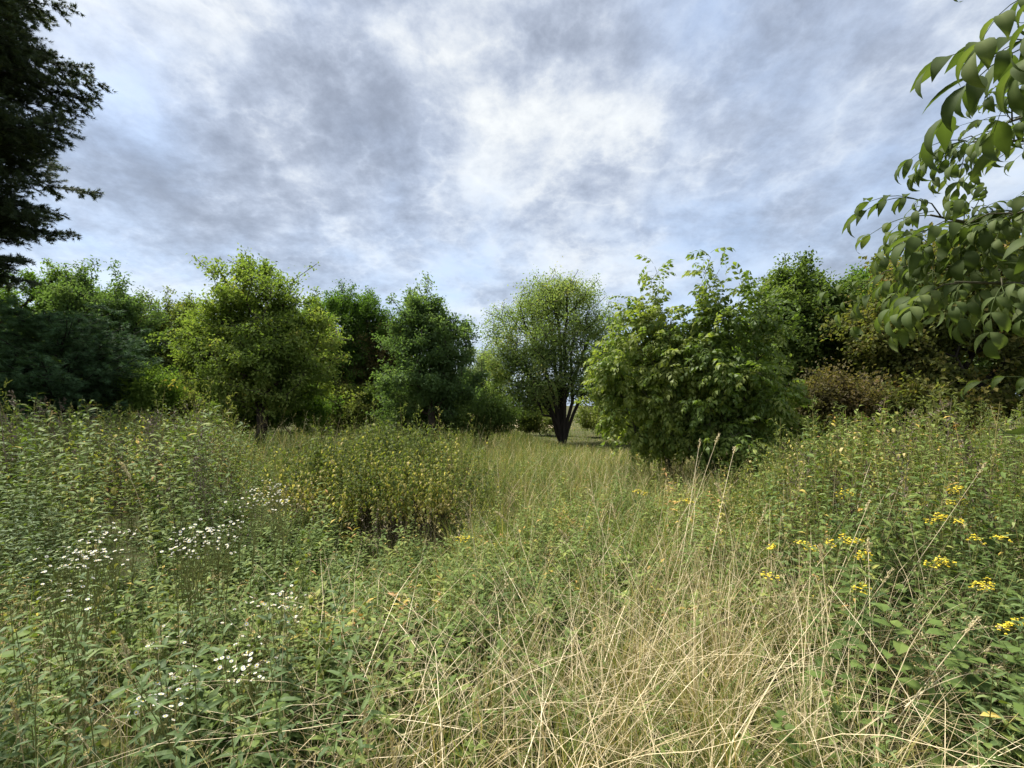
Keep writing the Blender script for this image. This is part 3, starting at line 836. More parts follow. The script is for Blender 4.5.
PLUM = [plume(hr, 1.0) for _ in range(6)]
DEAD = [herb(hr, 1.0, 16, .07, .020, 1, 1.3, .2, el=-.2, top=.6, tj=.25, bend=.1) for _ in range(5)]


def relief(X, Y):
    """the stands differ in height: one rounded clump left of the middle, low ground between it and the left bank and towards the path"""
    px = 512 + F * X / Y
    dome = np.exp(-((X + 1.75) / 1.25) ** 2 - ((Y - 6.3) / 1.5) ** 2)
    bank = 1 / (1 + np.exp((X + .62 * Y - .42) / .28 * 1.0))            # left of the trough
    bank = 1 / (1 + np.exp((px - 236) / 14))
    right = 1 / (1 + np.exp(-(px - 765) / 16))
    f = .46 + .66 * np.maximum(dome, np.maximum(bank * .86, right * .84))
    f = np.where(Y < 3.9, np.maximum(f, .95), f)
    return np.where(px > 470, f, np.maximum(f, np.where(Y > 10.5, .72, 0)))


def dome_only(t):
    X, Y, px = t
    k = np.exp(-((X + 1.75) / 1.15) ** 2 - ((Y - 6.2) / 1.4) ** 2) > rng.random(len(X)) * .9
    return X[k], Y[k], px[k]


def hollow(X, Y):
    """the dark bare pocket under the nettles, and the small one left of it"""
    px = 512 + F * X / Y
    return ((np.abs(px - 392) < 56) & (Y > 4.25) & (Y < 6.3)) | ((np.hypot((px - 122) / 30, (Y - 4.4) / .55) < 1))


def stand(mb, protos, X, Y, px, hmin, hmax, tint, lean=.12, capped=True, patch=.6, keep_hollow=True):
    n = len(X)
    # plants of a kind gather in clumps: pull each towards its clump's centre
    if patch > 0:
        g = .55
        cx, cy_ = (np.floor(X / g) + .5) * g, (np.floor(Y / g) + .5) * g
        cx = cx + (vnoise(cx, cy_, 3.7, 41) - .5) * g; cy_ = cy_ + (vnoise(cx, cy_, 4.1, 42) - .5) * g
        k = patch * .45
        X, Y = X + (cx - X) * k, Y + (cy_ - Y) * k
    if keep_hollow:
        pq = 512 + F * X / Y
        mat = (pq > 400) & (pq < 950) & (Y < 2.75 - np.abs(pq - 660) / 700) & (rng.random(n) < .55)
        ok = ~hollow(X, Y) & ~mat; X, Y = X[ok], Y[ok]; n = len(X)
    px = 512 + F * X / Y
    which = (np.floor(vnoise(X, Y, .9, 31) * 2.2 * len(protos)) + rng.integers(0, 2, n)).astype(int) % len(protos)
    big = vnoise(X, Y, 1.3, 33)
    h = rng.uniform(hmin, hmax, n) * (.72 + .5 * big) * (relief(X, Y) if hmax > .9 else 1)
    z = height(X, Y)
    if capped: h = np.minimum(h, np.maximum(cap(px, Y) - z, .12) * rng.uniform(.66, 1.10, n) * (.82 + .40 * vnoise(X, Y, .8, 37)))
    ln = rng.normal(size=(n, 2)) * lean
    R = rotz(rng.uniform(0, 2 * pi, n), h, ln)
    # short plants keep their leaf size
    wide = np.clip(1.0 / np.maximum(h, .2), 1.0, 1.35)
    R[:, :, 0] *= wide[:, None]; R[:, :, 1] *= wide[:, None]
    O = np.stack([X, Y, z - .01], 1)
    tn = np.clip(rng.normal(tint[0], tint[1] * .7, n) + (vnoise(X, Y, 1.7, 35) - .5) * .35, 0, 1)
    for k, p in enumerate(protos):
        s = which == k
        mb.scatter(p, R[s], O[s], tn[s])


def stuff(name, mb, mats, label):
    return tag(mb.build(name, mats), label, kind='stuff')


LS = lambda m: [M[m], M['stem']]
# lush narrow-leaved herbs, lower left
mb = MB()
stand(mb, LUSH, *spots(-160, 320, 1.45, 4.2, 640, 1.4, (1.5, 71), .45), .5, 1.0, (.36, .2))
stand(mb, LUSH, *spots(860, 1300, 1.6, 3.4, 230, 1.4), .4, .85, (.32, .14))
stand(mb, LUSH, *spots(780, 1200, 3.0, 6.0, 200, 1.4, (.9, 44), .45), .8, 1.35, (.40, .14))
stand(mb, LUSH, *spots(250, 420, 1.5, 3.0, 40, 1.4), .3, .5, (.5, .14))
stuff('lush_herbs', mb, LS('lush'), 'lush narrow leaved green herbs in the near undergrowth')

# tall weed banks left and right
mb = MB()
stand(mb, HERB, *spots(-420, 262, 4.1, 12, 1500, 1.4, (.8, 4), .25), 1.05, 1.6, (.45, .2))
stand(mb, SMALL, *spots(-420, 262, 4.3, 12, 600, 1.4, (.8, 51), .4), 1.05, 1.6, (.55, .2))
stand(mb, HERB, *spots(765, 1500, 3.2, 8.5, 900, 1.4, (.8, 6), .25), 1.0, 1.65, (.47, .2))
stand(mb, SMALL, *spots(765, 1500, 3.1, 8.5, 420, 1.4, (.8, 52), .4), 1.0, 1.65, (.55, .2))
stand(mb, HERB, *spots(790, 1400, 2.2, 3.4, 260, 1.4), .55, 1.0, (.40, .17))
stand(mb, HERB, *spots(-420, 250, 3.2, 4.4, 150, 1.4, (.9, 9), .4), .7, 1.1, (.40, .17))
stand(mb, HERB, *spots(240, 560, 6.3, 14, 520, 1.4), .7, 1.35, (.55, .2))
stand(mb, SMALL, *spots(240, 560, 6.3, 16, 700, 1.4), .8, 1.4, (.58, .2))
stand(mb, HERB, *dome_only(spots(270, 480, 4.6, 7.8, 420, 1.3)), .95, 1.35, (.5, .2))
stand(mb, HERB, *spots(-300, 470, 11, 18, 1100, 1.4), .8, 1.5, (.45, .2))
stand(mb, HERB, *spots(520, 800, 4, 13, 420, 1.4, (.9, 12), .42), .4, .9, (.52, .2))
stand(mb, SMALL, *spots(480, 800, 3.2, 13, 700, 1.4, (.9, 53), .38), .35, .8, (.52, .2))
stand(mb, HERB, *spots(640, 800, 3.6, 6.5, 130, 1.4), .6, 1.0, (.42, .15))
stand(mb, HERB, *spots(640, 790, 6.2, 9.5, 260, 1.3), .7, 1.1, (.3, .15), capped=False)
stand(mb, HERB, *spots(560, 740, 20.5, 32, 700, 1.2), .7, 1.2, (.45, .2), capped=False)
stuff('weed_bank', mb, LS('herb'), 'dense mixed green weeds growing shoulder high over the meadow')

# nettles with drooping yellowing leaves
mb = MB()
stand(mb, NETT, *dome_only(spots(270, 480, 4.8, 7.8, 1400, 1.3)), 1.2, 1.65, (.32, .15), keep_hollow=False)
stand(mb, NETT, *spots(320, 470, 4.9, 5.7, 110, 1.3), 1.1, 1.4, (.42, .10), keep_hollow=False)
stand(mb, NETT, *spots(745, 840, 4.2, 6.5, 150, 1.3), 1.0, 1.5, (.46, .13))
stand(mb, NETT, *spots(-200, 260, 5, 9, 330, 1.3, (.8, 15), .5), 1.1, 1.6, (.30, .15))
stand(mb, NETT, *spots(830, 1300, 4, 7.5, 220, 1.3, (.8, 15), .5), 1.1, 1.6, (.30, .15))
stand(mb, NETT, *spots(-160, 330, 1.5, 3.6, 110, 1.3, (1.3, 91), .4), .5, .85, (.18, .12))
stuff('nettle_stand', mb, LS('nettle'), 'stand of nettles with drooping yellowing leaves')

mb = MB()
stand(mb, PLUM, *spots(270, 560, 5.5, 12, 700, 1.3), .95, 1.5, (.5, .18))
stand(mb, PLUM, *spots(-300, 280, 5.5, 14, 420, 1.3, (.7, 18), .4), 1.1, 1.7, (.4, .18))
stand(mb, PLUM, *spots(760, 1300, 4.2, 8, 500, 1.3, (.7, 19), .35), 1.1, 1.75, (.45, .18))
stand(mb, PLUM, *spots(510, 780, 5, 16, 600, 1.3), .5, 1.0, (.6, .18))
stuff('mugwort_mass', mb, LS('plume'), 'feathery grey green weeds among the taller herbs')

# low green ground plants and broad leaves
mb = MB()
stand(mb, FINE, *spots(180, 560, 1.7, 5.4, 2600, 1.3), .18, .48, (.42, .2))
stand(mb, FINE, *spots(520, 760, 2.6, 6, 700, 1.3, (.9, 55), .4), .25, .55, (.45, .2))
stand(mb, SMALL, *spots(230, 640, 2.4, 5.5, 420, 1.3, (1.0, 56), .4), .35, .65, (.45, .2))
stand(mb, FINE, *spots(-300, 1300, 1.4, 6, 1300, 1.2, (1.1, 73), .45), .18, .42, (.35, .2))
stand(mb, FINE, *spots(480, 800, 3.5, 12, 700, 1.2), .2, .5, (.5, .2))
stand(mb, SMALL, *spots(-160, 330, 1.5, 4.0, 150, 1.3, (1.1, 72), .4), .4, .8, (.5, .25))
stuff('ground_herbs', mb, LS('herb'), 'low small leaved green plants covering the ground')
mb = MB()
stand(mb, BROAD, *spots(790, 1250, 1.5, 3.4, 190, 1.3), .3, .75, (.26, .14))
stand(mb, BROAD, *spots(800, 1200, 3.2, 6.0, 110, 1.3, (1.0, 57), .4), .7, 1.3, (.36, .14))
stand(mb, BROAD, *spots(-300, 260, 4.2, 9.0, 300, 1.3, (1.0, 58), .45), .8, 1.3, (.36, .14))
stand(mb, BROAD, *spots(-100, 380, 1.6, 4.2, 110, 1.3), .3, .6, (.38, .14))
stuff('broad_herbs', mb, LS('herb'), 'dark broad leaved herbs in the shady undergrowth')
mb = MB()
stand(mb, DEAD, *spots(340, 445, 4.6, 6.4, 330, 1.2), .6, .95, (.1, .2), keep_hollow=False)  # stems in the hollow tinted darker, its shade put into their colour
stand(mb, DEAD, *spots(-200, 520, 4.0, 9, 800, 1.3, (.8, 23), .38), .8, 1.4, (.6, .25))
stand(mb, DEAD, *spots(780, 1200, 3.4, 6.5, 160, 1.3, (.8, 24), .45), .7, 1.2, (.55, .25))
stand(mb, PLUM, *spots(-300, 250, 4.4, 10, 170, 1.3, (.8, 81), .35), 1.1, 1.7, (.75, .2))
stand(mb, PLUM, *spots(770, 1200, 3.6, 7, 60, 1.3), 1.1, 1.6, (.75, .2))
stuff('dead_weeds', mb, [M['deadstem'], M['deadstem']], 'dry brown dead weed stems among the green')


def blades(mb, X, Y, px, L, Wd, lean, curl, tint, seg=3, capped=True, lift=None, flat=False):
    """grass blades as tapering curved strips"""
    n = len(X)
    z = height(X, Y) if lift is None else lift
    L = np.broadcast_to(L, (n,)).copy()
    if capped: L = np.minimum(L, np.maximum(cap(px, Y) - z, .1) * 1.15)
    az = rng.uniform(0, 2 * pi, n); dh = np.stack([np.cos(az), np.sin(az), np.zeros(n)], 1)
    sd = rng.uniform(0, 2 * pi, n)
    side = np.stack([np.cos(sd), np.sin(sd), np.zeros(n)], 1)
    P = np.stack([X, Y, z - .01], 1); ang = lean; V = []
    for i in range(seg + 1):
        w = Wd * (1 - (i / seg) ** 1.5) if i < seg else 0
        if i < seg:
            V.append(P - side * np.broadcast_to(w, (n,))[:, None] * .5); V.append(P + side * np.broadcast_to(w, (n,))[:, None] * .5)
        else: V.append(P)
        P = P + (dh * np.sin(ang)[:, None] + np.array([[0, 0, 1.0]]) * np.cos(ang)[:, None]) * (L / seg)[:, None]
        ang = ang + curl / seg
        if seg >= 4 and i == seg // 2:          # some stalks are snapped over
            ang = ang + np.where(rng.random(n) < .3, rng.normal(.5, .5, n), 0)
            az2 = az + rng.normal(0, .35, n); dh = np.stack([np.cos(az2), np.sin(az2), np.zeros(n)], 1)
    tips = (V[-1], V[-1] - V[-2])
    V = np.stack(V, 1)
    T = []
    for i in range(seg - 1):
        a = 2 * i; T += [(a, a + 1, a + 2), (a + 1, a + 3, a + 2)]
    T.append((2 * seg - 2, 2 * seg - 1, 2 * seg))
    m = V.shape[1]
    T = np.array(T)[None] + (np.arange(n) * m)[:, None, None]
    mb.add(V.reshape(-1, 3), T.reshape(-1, 3), np.repeat(np.clip(tint, 0, 1), m))
    return tips


def seeds(mb, tips, frac, ln, per, w=.0045, l=.012, mat=1):
    """feathery seed heads on the tips of some of the stalks"""
    P, d = tips
    k = np.where(rng.random(len(P)) < frac)[0]
    if len(k) == 0: return
    d = unit(d[k]); P = P[k]
    idx = np.repeat(np.arange(len(k)), per)
    f = rng.random(len(idx)); L_ = rng.uniform(.7, 1.4, len(k))[idx] * ln
    O = P[idx] - d[idx] * (f * L_)[:, None] + rng.normal(size=(len(idx), 3)) * (.005 * np.sin(pi * f))[:, None] - np.array([0, 0, .0])
    O[:, 2] -= ((1 - f) ** 2 * L_ * .35)
    R = frames(d[idx] + rng.normal(size=(len(idx), 3)) * .4, rng.normal(size=(len(idx), 3)))
    V, T = quadleaf(l, w, .4)
    mb.scatter((V, T, np.zeros(4), np.full(2, mat)), R, O, np.clip(rng.normal(.5, .2, len(idx)), 0, 1))


def gr(mb, p0, p1, y0, y1, n, L0, L1, w, lean, curl, tint, k=1.2, mask=None, thr=.4, seg=3, tuft=0.0, head=0.0, hl=.1, per=14):
    X, Y, px = spots(p0, p1, y0, y1, n, k, mask, thr)
    if tuft > 0:        # tussocks: blades spring from shared bases
        g = .34
        ix, iy = np.floor(X / g), np.floor(Y / g)
        hx = np.sin(ix * 127.1 + iy * 311.7) * 43758.5453; hy = np.sin(ix * 269.5 + iy * 183.3) * 43758.5453
        cx, cy_ = (ix + hx - np.floor(hx)) * g, (iy + hy - np.floor(hy)) * g
        far = np.clip(np.hypot(X - cx, Y - cy_) / g, 0, 1)
        X, Y = cx + (X - cx) * (1 - tuft), cy_ + (Y - cy_) * (1 - tuft)
    ok = ~hollow(X, Y) & (Y > 1.2); X, Y = X[ok], Y[ok]
    px = 512 + F * X / Y; n = len(X)
    tn = rng.normal(tint[0], tint[1], n) + (vnoise(X, Y, 2.3, 61) - .5) * .3
    tips = blades(mb, X, Y, px, rng.uniform(L0, L1, n), w * rng.uniform(.7, 1.3, n), np.abs(rng.normal(0, lean, n)), rng.uniform(0, curl, n), tn, seg)
    if head > 0: seeds(mb, tips, head, hl, per)


mb = MB()
gr(mb, -400, 1400, 1.35, 5, 11000, .25, .6, .007, .4, 1.5, (.36, .2), tuft=.6)
gr(mb, 400, 850, 1.5, 5, 8500, .3, .7, .006, .4, 1.5, (.46, .2), tuft=.6, seg=4)
gr(mb, 470, 800, 4, 21, 15000, .4, .85, .010, .4, 1.4, (.52, .22), k=1.0, tuft=.5)
gr(mb, 240, 540, 2.0, 5.5, 5500, .25, .55, .008, .45, 1.7, (.33, .17), tuft=.6, seg=4)
gr(mb, -300, 560, 8, 22, 9000, .4, 1.2, .012, .3, 1.0, (.46, .2))
gr(mb, 740, 1300, 6, 14, 5000, .4, 1.2, .012, .3, 1.0, (.40, .2))
gr(mb, -700, 1800, 18, 34, 12000, .3, .8, .03, .35, 1.2, (.26, .16), seg=2)
gr(mb, 440, 720, 16, 36, 9000, .3, .8, .02, .35, 1.2, (.45, .2), seg=2)
stuff('meadow_grass', mb, [M['grass']], 'long green and yellowing meadow grass')

mb = MB()
gr(mb, 610, 780, 2.1, 3.2, 330, .6, 1.0, .0042, .26, .7, (.45, .28), seg=5, tuft=.75, head=.25, hl=.08)
gr(mb, 400, 960, 1.45, 2.6, 950, .35, .85, .0042, .6, 1.0, (.5, .28), seg=5, tuft=.6, head=.12, hl=.08)
gr(mb, 330, 1000, 1.5, 4, 800, .4, .9, .0034, .45, 1.1, (.55, .28), seg=5, tuft=.4, head=.3, hl=.09)
gr(mb, -200, 420, 1.3, 2.9, 1000, .4, .9, .0040, .5, 1.2, (.55, .28), seg=5, head=.5, hl=.08)
gr(mb, 490, 790, 2.9, 12, 2300, .6, 1.05, .0055, .35, 1.2, (.55, .25), seg=4, tuft=.5, head=.7, hl=.13, per=10)
gr(mb, -200, 560, 6, 14, 900, 1.0, 1.6, .006, .3, .9, (.45, .25), seg=4, head=.7, hl=.14, per=10)
gr(mb, 780, 1200, 2.4, 7, 420, .8, 1.5, .0045, .4, 1.0, (.5, .25), seg=5, head=.5, hl=.12)
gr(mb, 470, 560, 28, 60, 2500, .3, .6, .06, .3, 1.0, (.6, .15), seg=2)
# flattened stalks criss-crossing the lower right
gr(mb, 520, 920, 1.5, 3.1, 900, .7, 1.15, .0040, .95, 1.5, (.62, .22), seg=6, tuft=.88, head=.15, hl=.07)
n = 620
X, Y, px = spots(340, 960, 1.4, 3.0, n, 1.3)
z = height(X, Y) + rng.uniform(.05, .42, n)
blades(mb, X, Y, px, rng.uniform(.4, 1.1, n), .0031 * rng.uniform(.7, 1.3, n), rng.uniform(.75, 1.6, n), rng.uniform(-.2, 1.1, n), rng.normal(.58, .27, n), 5, False, z)
X, Y, px = spots(300, 620, 1.4, 2.4, 380, 1.3); n = len(X)
blades(mb, X, Y, px, rng.uniform(.5, 1.1, n), .003, rng.uniform(.6, 1.5, n), rng.uniform(0, 1.2, n), rng.normal(.6, .25, n), 5, False, height(X, Y) + rng.uniform(.05, .3, n))
stuff('dry_grass', mb, [M['straw'], M['seed']], 'tangle of bleached straw stalks, bent and flattened')

# ------------------------------------------------------------------ single flowering plants and stalks


def fan(r, k, rr, z=0.0, jag=.25, cup=.15):
    V = [(0, 0, z)]; T = []
    for i in range(k):
        a = 2 * pi * i / k; q = r * (1 - jag * (i % 2)) * rr.uniform(.92, 1.05)
        V.append((cos(a) * q, sin(a) * q, z + cup * q))
    for i in range(k): T.append((0, 1 + i, 1 + (i + 1) % k))
    return np.array(V), np.array(T)


fr = np.random.default_rng(91)
FLOWERS = []
for k in range(4):
    mb = MB()
    V, T = fan(.0088, 22, fr); mb.add(V, T, .6, 0)
    V, T = fan(.0035, 8, fr, .0018, 0, -.3); mb.add(V, T, .4, 1)
    FLOWERS.append(mb.data('flower', [M['white'], M['yellow']]))


def fleabane(x, y, h, label, group):
    z = float(height(x, y))
    t = empty('white_fleabane', (x, y, z), label, 'wildflower', group)
    st, lv = MB(), MB()
    lx, ly = fr.normal(size=2) * .06
    pts = np.array([(0, 0, -.02), (lx * .3, ly * .3, h * .4), (lx, ly, h * .8)])
    V, T = tube(pts, [.004, .003, .002], 4); st.add(V, T, .4)
    a = 0
    for i in range(9):
        u = .15 + .6 * i / 9; a += 2.4
        V, T = leaf(.10 * (1.1 - u), .022, 2, .2, .6, .2)
        lv.scatter((V, T, np.zeros(len(V)), np.zeros(len(T), int)), frames(np.array([[cos(a), sin(a), .4]]), np.array([[0, 0, 1.0]])), np.array([[lx * u, ly * u, h * u]]), np.array([.5]))
    nb = fr.integers(6, 12)
    heads = []
    for i in range(nb):
        a = i * 2.4 + fr.normal() * .3; u = fr.uniform(.55, .8)
        o = np.array([lx * u, ly * u, h * u]); r = fr.uniform(.02, .09)
        e = np.array([lx + cos(a) * r, ly + sin(a) * r, h * fr.uniform(.92, 1.04)])
        V, T = tube([o, (o + e) / 2 + np.array([cos(a), sin(a), 0]) * .012, e], [.0016, .0013, .001], 3); st.add(V, T, .4)
        heads.append(e)
    st.build('stem', M['stem'], t); lv.build('leaves', M['lush'], t)
    for e in heads:
        o = bpy.data.objects.new('flower', FLOWERS[fr.integers(0, 4)]); COL.objects.link(o)
        o.parent = t; o.location = e + np.array([0, 0, .001])
        o.rotation_euler = (fr.normal() * .35 + .25, fr.normal() * .35, fr.uniform(0, 6)); s = fr.uniform(.75, 1.2); o.scale = (s, s, s)


FL = [  # picture column, row, height of the heads, number, spread in columns and rows, label
    (72, 560, .92, 11, 26, 26, 'white fleabane in the loose patch towards the left edge'),
    (122, 533, .95, 3, 12, 8, 'white fleabane standing alone in front of the dark hollow in the weeds'),
    (205, 534, .95, 17, 36, 16, 'white fleabane in the thick drift on the left bank'),
    (262, 497, .98, 13, 36, 12, 'white fleabane at the upper end of the drift below the yellowing nettles'),
    (266, 608, .80, 6, 18, 14, 'white fleabane low on the slope right of the lush herbs'),
    (170, 665, .62, 6, 22, 30, 'white fleabane deep among the lush herbs near the bottom'),
    (255, 650, .65, 5, 18, 18, 'white fleabane at the edge of the short grass near the bottom'),
]
for px, py, h, n, sx, sy, lab in FL:
    for i in range(n):
        qx, qy = px + fr.normal() * sx * .52, py + fr.normal() * sy * .6
        hh = h * fr.uniform(.82, 1.08)
        qy -= (qx - px) * (.42 if px > 180 and py < 600 else .1)
        qy = max(qy, 478)
        Y = F * (CH - hh) / (qy - HZ)
        x = at(qx, Y)
        fleabane(x, Y, hh - float(height(x, Y)), lab, 'white fleabane flowers')


def yellow_plant(px, py, Y, wpx, label, heads=3):
    x, ztop = at(px, Y), zt(py, Y)
    z = float(height(x, Y)); h = ztop - z
    t = empty('yellow_tansy', (x, Y, z), label, 'wildflower', 'yellow flowering plants')
    st, lv = MB(), MB()
    w = wpx / F * Y
    V, T = tube([(-.05, .03, -.02), (-.02, .01, h * .5), (0, 0, h * .86)], [.005, .004, .0025], 5); st.add(V, T, .4)
    a = fr.uniform(0, 6)
    for i in range(18):
        u = .1 + .75 * i / 18; a += 2.4
        V, T = leaf(.12 * (1.1 - .6 * u), .03, 2, .2, .6, .2)
        lv.scatter((V, T, np.zeros(len(V)), np.zeros(len(T), int)), frames(np.array([[cos(a), sin(a), .45]]), np.array([[0, 0, 1.0]])), np.array([[-.05 * (1 - u), .03 * (1 - u), h * u]]), np.array([fr.uniform(.3, .7)]))
    st_o = st
    hm = []
    for k in range(heads):
        a = fr.uniform(0, 6)
        off = (k - (heads - 1) / 2) * w / max(heads, 1)
        c = np.array([off, fr.normal() * w * .15, h - abs(off) * .25 + fr.normal() * .008])
        V, T = tube([(0, 0, h * .8), (off * .6, 0, h * .88), c - np.array([0, 0, .012])], [.002, .0018, .0014], 3); st_o.add(V, T, .4)
        mb = MB(); rr_ = w / heads * .74
        for j in range(20):
            q = unit(fr.normal(size=2)) * rr_ * fr.random() ** .5
            o = c + np.array([q[0], q[1], .018 * (1 - (np.hypot(*q) / rr_) ** 2) + fr.normal() * .010])
            V, T = fan(fr.uniform(.006, .0105), 8, fr, .004, .3, fr.uniform(-1.2, .3))
            mb.add(V + o, T, fr.random())
            V, T = tube([c - np.array([0, 0, .02]), o], [.0008, .0008], 3); st_o.add(V, T, .4)
        hm.append(mb)
    st.build('stem', M['stem'], t); lv.build('leaves', M['herb'], t)
    for mb in hm: mb.build('flower_head', M['yellow'], t)


YP = [(846, 494, 3.6, 17, 2, 'lone yellow flower head highest on the left of the right bank'),
      (954, 490, 3.5, 16, 3, 'yellow tansy highest of the right bank, two tiers of heads'),
      (954, 503, 3.4, 14, 2, 'yellow tansy directly below the highest yellow heads'),
      (941, 518, 3.2, 28, 4, 'wide spray of yellow tansy in the middle of the right bank'),
      (807, 546, 3.0, 18, 2, 'yellow tansy beside the straw tuft, left of the long yellow row'),
      (846, 540, 3.0, 30, 4, 'longest level row of yellow tansy heads on the right bank'),
      (864, 556, 2.8, 15, 2, 'small yellow tansy just under the long row'),
      (773, 549, 2.9, 8, 1, 'tiny yellow head on thin stem among straw, upper of two'),
      (771, 576, 2.7, 12, 1, 'tiny yellow head on thin stem among straw, lower of two'),
      (940, 560, 2.7, 26, 3, 'bright yellow tansy cluster low on the right bank'),
      (976, 540, 3.0, 10, 1, 'small single yellow head right of the wide spray'),
      (1002, 541, 3.0, 12, 1, 'faint yellow head near the right edge'),
      (859, 586, 2.5, 18, 2, 'yellow tansy lowest in the middle, over broad dark leaves'),
      (986, 588, 2.5, 26, 3, 'flat yellow tansy heads beside the right edge'),
      (1008, 625, 2.3, 20, 3, 'lowest yellow tansy at the right edge in dark leaves'),
      (464, 539, 4.0, 15, 2, 'single yellow flower in front of the yellowing nettles'),
      (641, 492, 5.2, 12, 2, 'yellow goldenrod spike in the pale grass at the middle'),
      (687, 501, 4.9, 12, 2, 'pair of yellow heads right of the yellow spike'),
      (93, 404, 10.5, 16, 2, 'yellow goldenrod at the far left skyline below the pine bush'),
      (136, 412, 10, 14, 2, 'dull yellow goldenrod in the far left weeds')]
for px, py, Y, w, k, lab in YP: yellow_plant(px, py, Y, w, lab, k)


def stalk(bp, bY, tp, ty, tY, lab, sag=.1, head=.16, hz=.0, thick=.0024, droopy=.5):
    """one dry grass stalk from the ground at column bp, distance bY, to its tip at column tp, row ty"""
    x0, x1 = at(bp, bY), at(tp, tY)
    z0, z1 = float(height(x0, bY)), zt(ty, tY)
    A, B = np.array([x0, bY, z0 - .02]), np.array([x1, tY, z1])
    L = np.linalg.norm(B - A)
    if bY > 2.55: thick *= .72
    C = A + (B - A) * .55 + np.array([0, 0, sag * L])
    u = np.linspace(0, 1, 12)[:, None]
    P = (1 - u) ** 2 * A + 2 * u * (1 - u) * C + u ** 2 * B
    t = empty('dry_grass_stalk', (x0, bY, z0), lab, 'grass stalk', 'tall dry grass stalks')
    m = MB(); V, T = tube(P - A + np.array([0, 0, -.02]), np.linspace(thick, thick * .45, 12), 4); m.add(V, T, fr.uniform(.5, 1)); m.build('stem', M['straw'], t)
    if head > 0:
        m = MB()
        n = int(head * 360)
        nl = head / L
        for i in range(n):
            f = 1 - nl * fr.random()
            q = (1 - f) ** 2 * A + 2 * f * (1 - f) * C + f ** 2 * B
            dq = unit(2 * (1 - f) * (C - A) + 2 * f * (B - C))
            V, T = quadleaf(.018, .0065, .4)
            wid = .006 * (1 - abs((1 - f) / nl - .5) * 1.2)
            R = frames((dq + fr.normal(size=3) * .35)[None], fr.normal(size=(1, 3)))
            m.scatter((V, T, np.zeros(4), np.zeros(2, int)), R, (q - A + np.array([0, 0, -.02]) + fr.normal(size=3) * wid)[None], np.array([fr.random()]))
        m.build('seed_head', M['seed'], t)


SK = [(178, 3.0, 121, 463, 3.2, 'arching pale stalk bowed left over the white flowers', .28, .28),
      (92, 2.7, 96, 545, 2.8, 'short stalk with pale tip beside the left white flowers', .03, .1),
      (165, 1.75, 121, 634, 1.9, 'thick grey seed head on brown stalk at lower left', .02, .2),
      (125, 1.7, 128, 690, 1.75, 'short stalk with dense seed head at the bottom left', .02, .1),
      (225, 1.9, 50, 697, 1.8, 'long stalk sagging left across the lush herbs', .16, .2),
      (152, 1.9, 160, 627, 2.0, 'slim upright stalk right of the grey seed head', .04, .12),
      (275, 1.9, 277, 650, 2.1, 'pale spike standing at the edge of the lush herbs', .02, .14),
      (292, 1.8, 292, 690, 1.9, 'small pale spike low beside the short grass', .02, .12),
      (372, 1.55, 366, 712, 1.6, 'drooping fluffy seed head at the bottom middle, left one', .18, .2),
      (398, 1.5, 392, 738, 1.5, 'drooping fluffy seed head at the bottom middle, right one', .18, .2),
      (490, 1.7, 476, 700, 1.75, 'buff seed head hanging at the left of the straw tangle', .12, .14),
      (556, 3.2, 496, 512, 3.4, 'stalk arching left in front of the pale grass', .3, .2),
      (640, 2.7, 719, 434, 3.6, 'tallest straight stalk leaning right before the young walnut', .05, .14),
      (668, 3.0, 700, 440, 3.8, 'upright thin stalk beside the tallest leaning stalk', .02, .1),
      (694, 2.9, 735, 447, 3.7, 'stalk with nodding tip before the dark shrub', .12, .1),
      (752, 2.9, 716, 484, 3.2, 'arched stalk with feathered tip bowed left over the grass', .28, .24),
      (700, 2.7, 767, 505, 2.9, 'straight stalk crossing the arched one towards the right', .0, .14),
      (765, 2.8, 770, 500, 3.0, 'upright bare stalk where straw meets the right bank', .0, .0),
      (640, 2.8, 590, 490, 3.4, 'stalk leaning left from the tall straw tuft', .06, .14),
      (655, 2.7, 612, 505, 3.1, 'second stalk leaning left from the tall straw tuft', .08, .14),
      (626, 2.8, 560, 530, 3.0, 'low arched stalk at the left of the tall straw tuft', .2, .14),
      (780, 2.4, 870, 500, 3.0, 'long bare stalk leaning right up the bank', .0, .1),
      (826, 2.6, 985, 464, 3.3, 'pale whip stalk slanting to the upper right of the bank', .0, .14),
      (835, 2.4, 820, 545, 2.6, 'stalk with drooping silver tip on the right bank', .2, .16),
      (872, 2.3, 868, 540, 2.5, 'hooked pale stalk under the long yellow row', .26, .14),
      (770, 2.2, 892, 570, 2.3, 'slanting stalk before the dark broad leaves', .02, .1),
      (720, 1.8, 1015, 722, 1.9, 'long stalk bent low to the right edge', .22, .2),
      (760, 1.8, 1000, 668, 1.9, 'arched stalk reaching over the dark corner', .2, .16),
      (800, 1.7, 978, 618, 2.0, 'straight stalk rising right out of the straw tangle', .02, .12),
      (690, 1.7, 830, 700, 1.6, 'stalk lying low over the straw tangle towards the right', .1, .0),
      (545, 1.7, 700, 640, 1.9, 'stalk crossing the straw tangle up to the right', .02, .0),
      (700, 1.9, 520, 655, 1.9, 'stalk crossing the straw tangle up to the left', .04, .0),
      (660, 1.7, 470, 600, 2.2, 'long stalk slanting left out of the straw tangle', .04, .1),
      (430, 1.65, 352, 640, 2.0, 'stalk leaning left across the short grass', .03, .0),
      (330, 1.6, 545, 610, 2.2, 'long thin stalk slanting right across the short grass', .03, .1),
      (35, 1.7, 12, 703, 1.6, 'stalk bent over at the lower left edge', .2, .15),
      (30, 6.0, 52, 412, 6.0, 'pale stalk with curved tip on the far left bank', .1, .3)]
for bp, bY, tp, ty, tY, lab, sag, head in SK: stalk(bp, bY, tp, ty, tY, lab, sag, head)

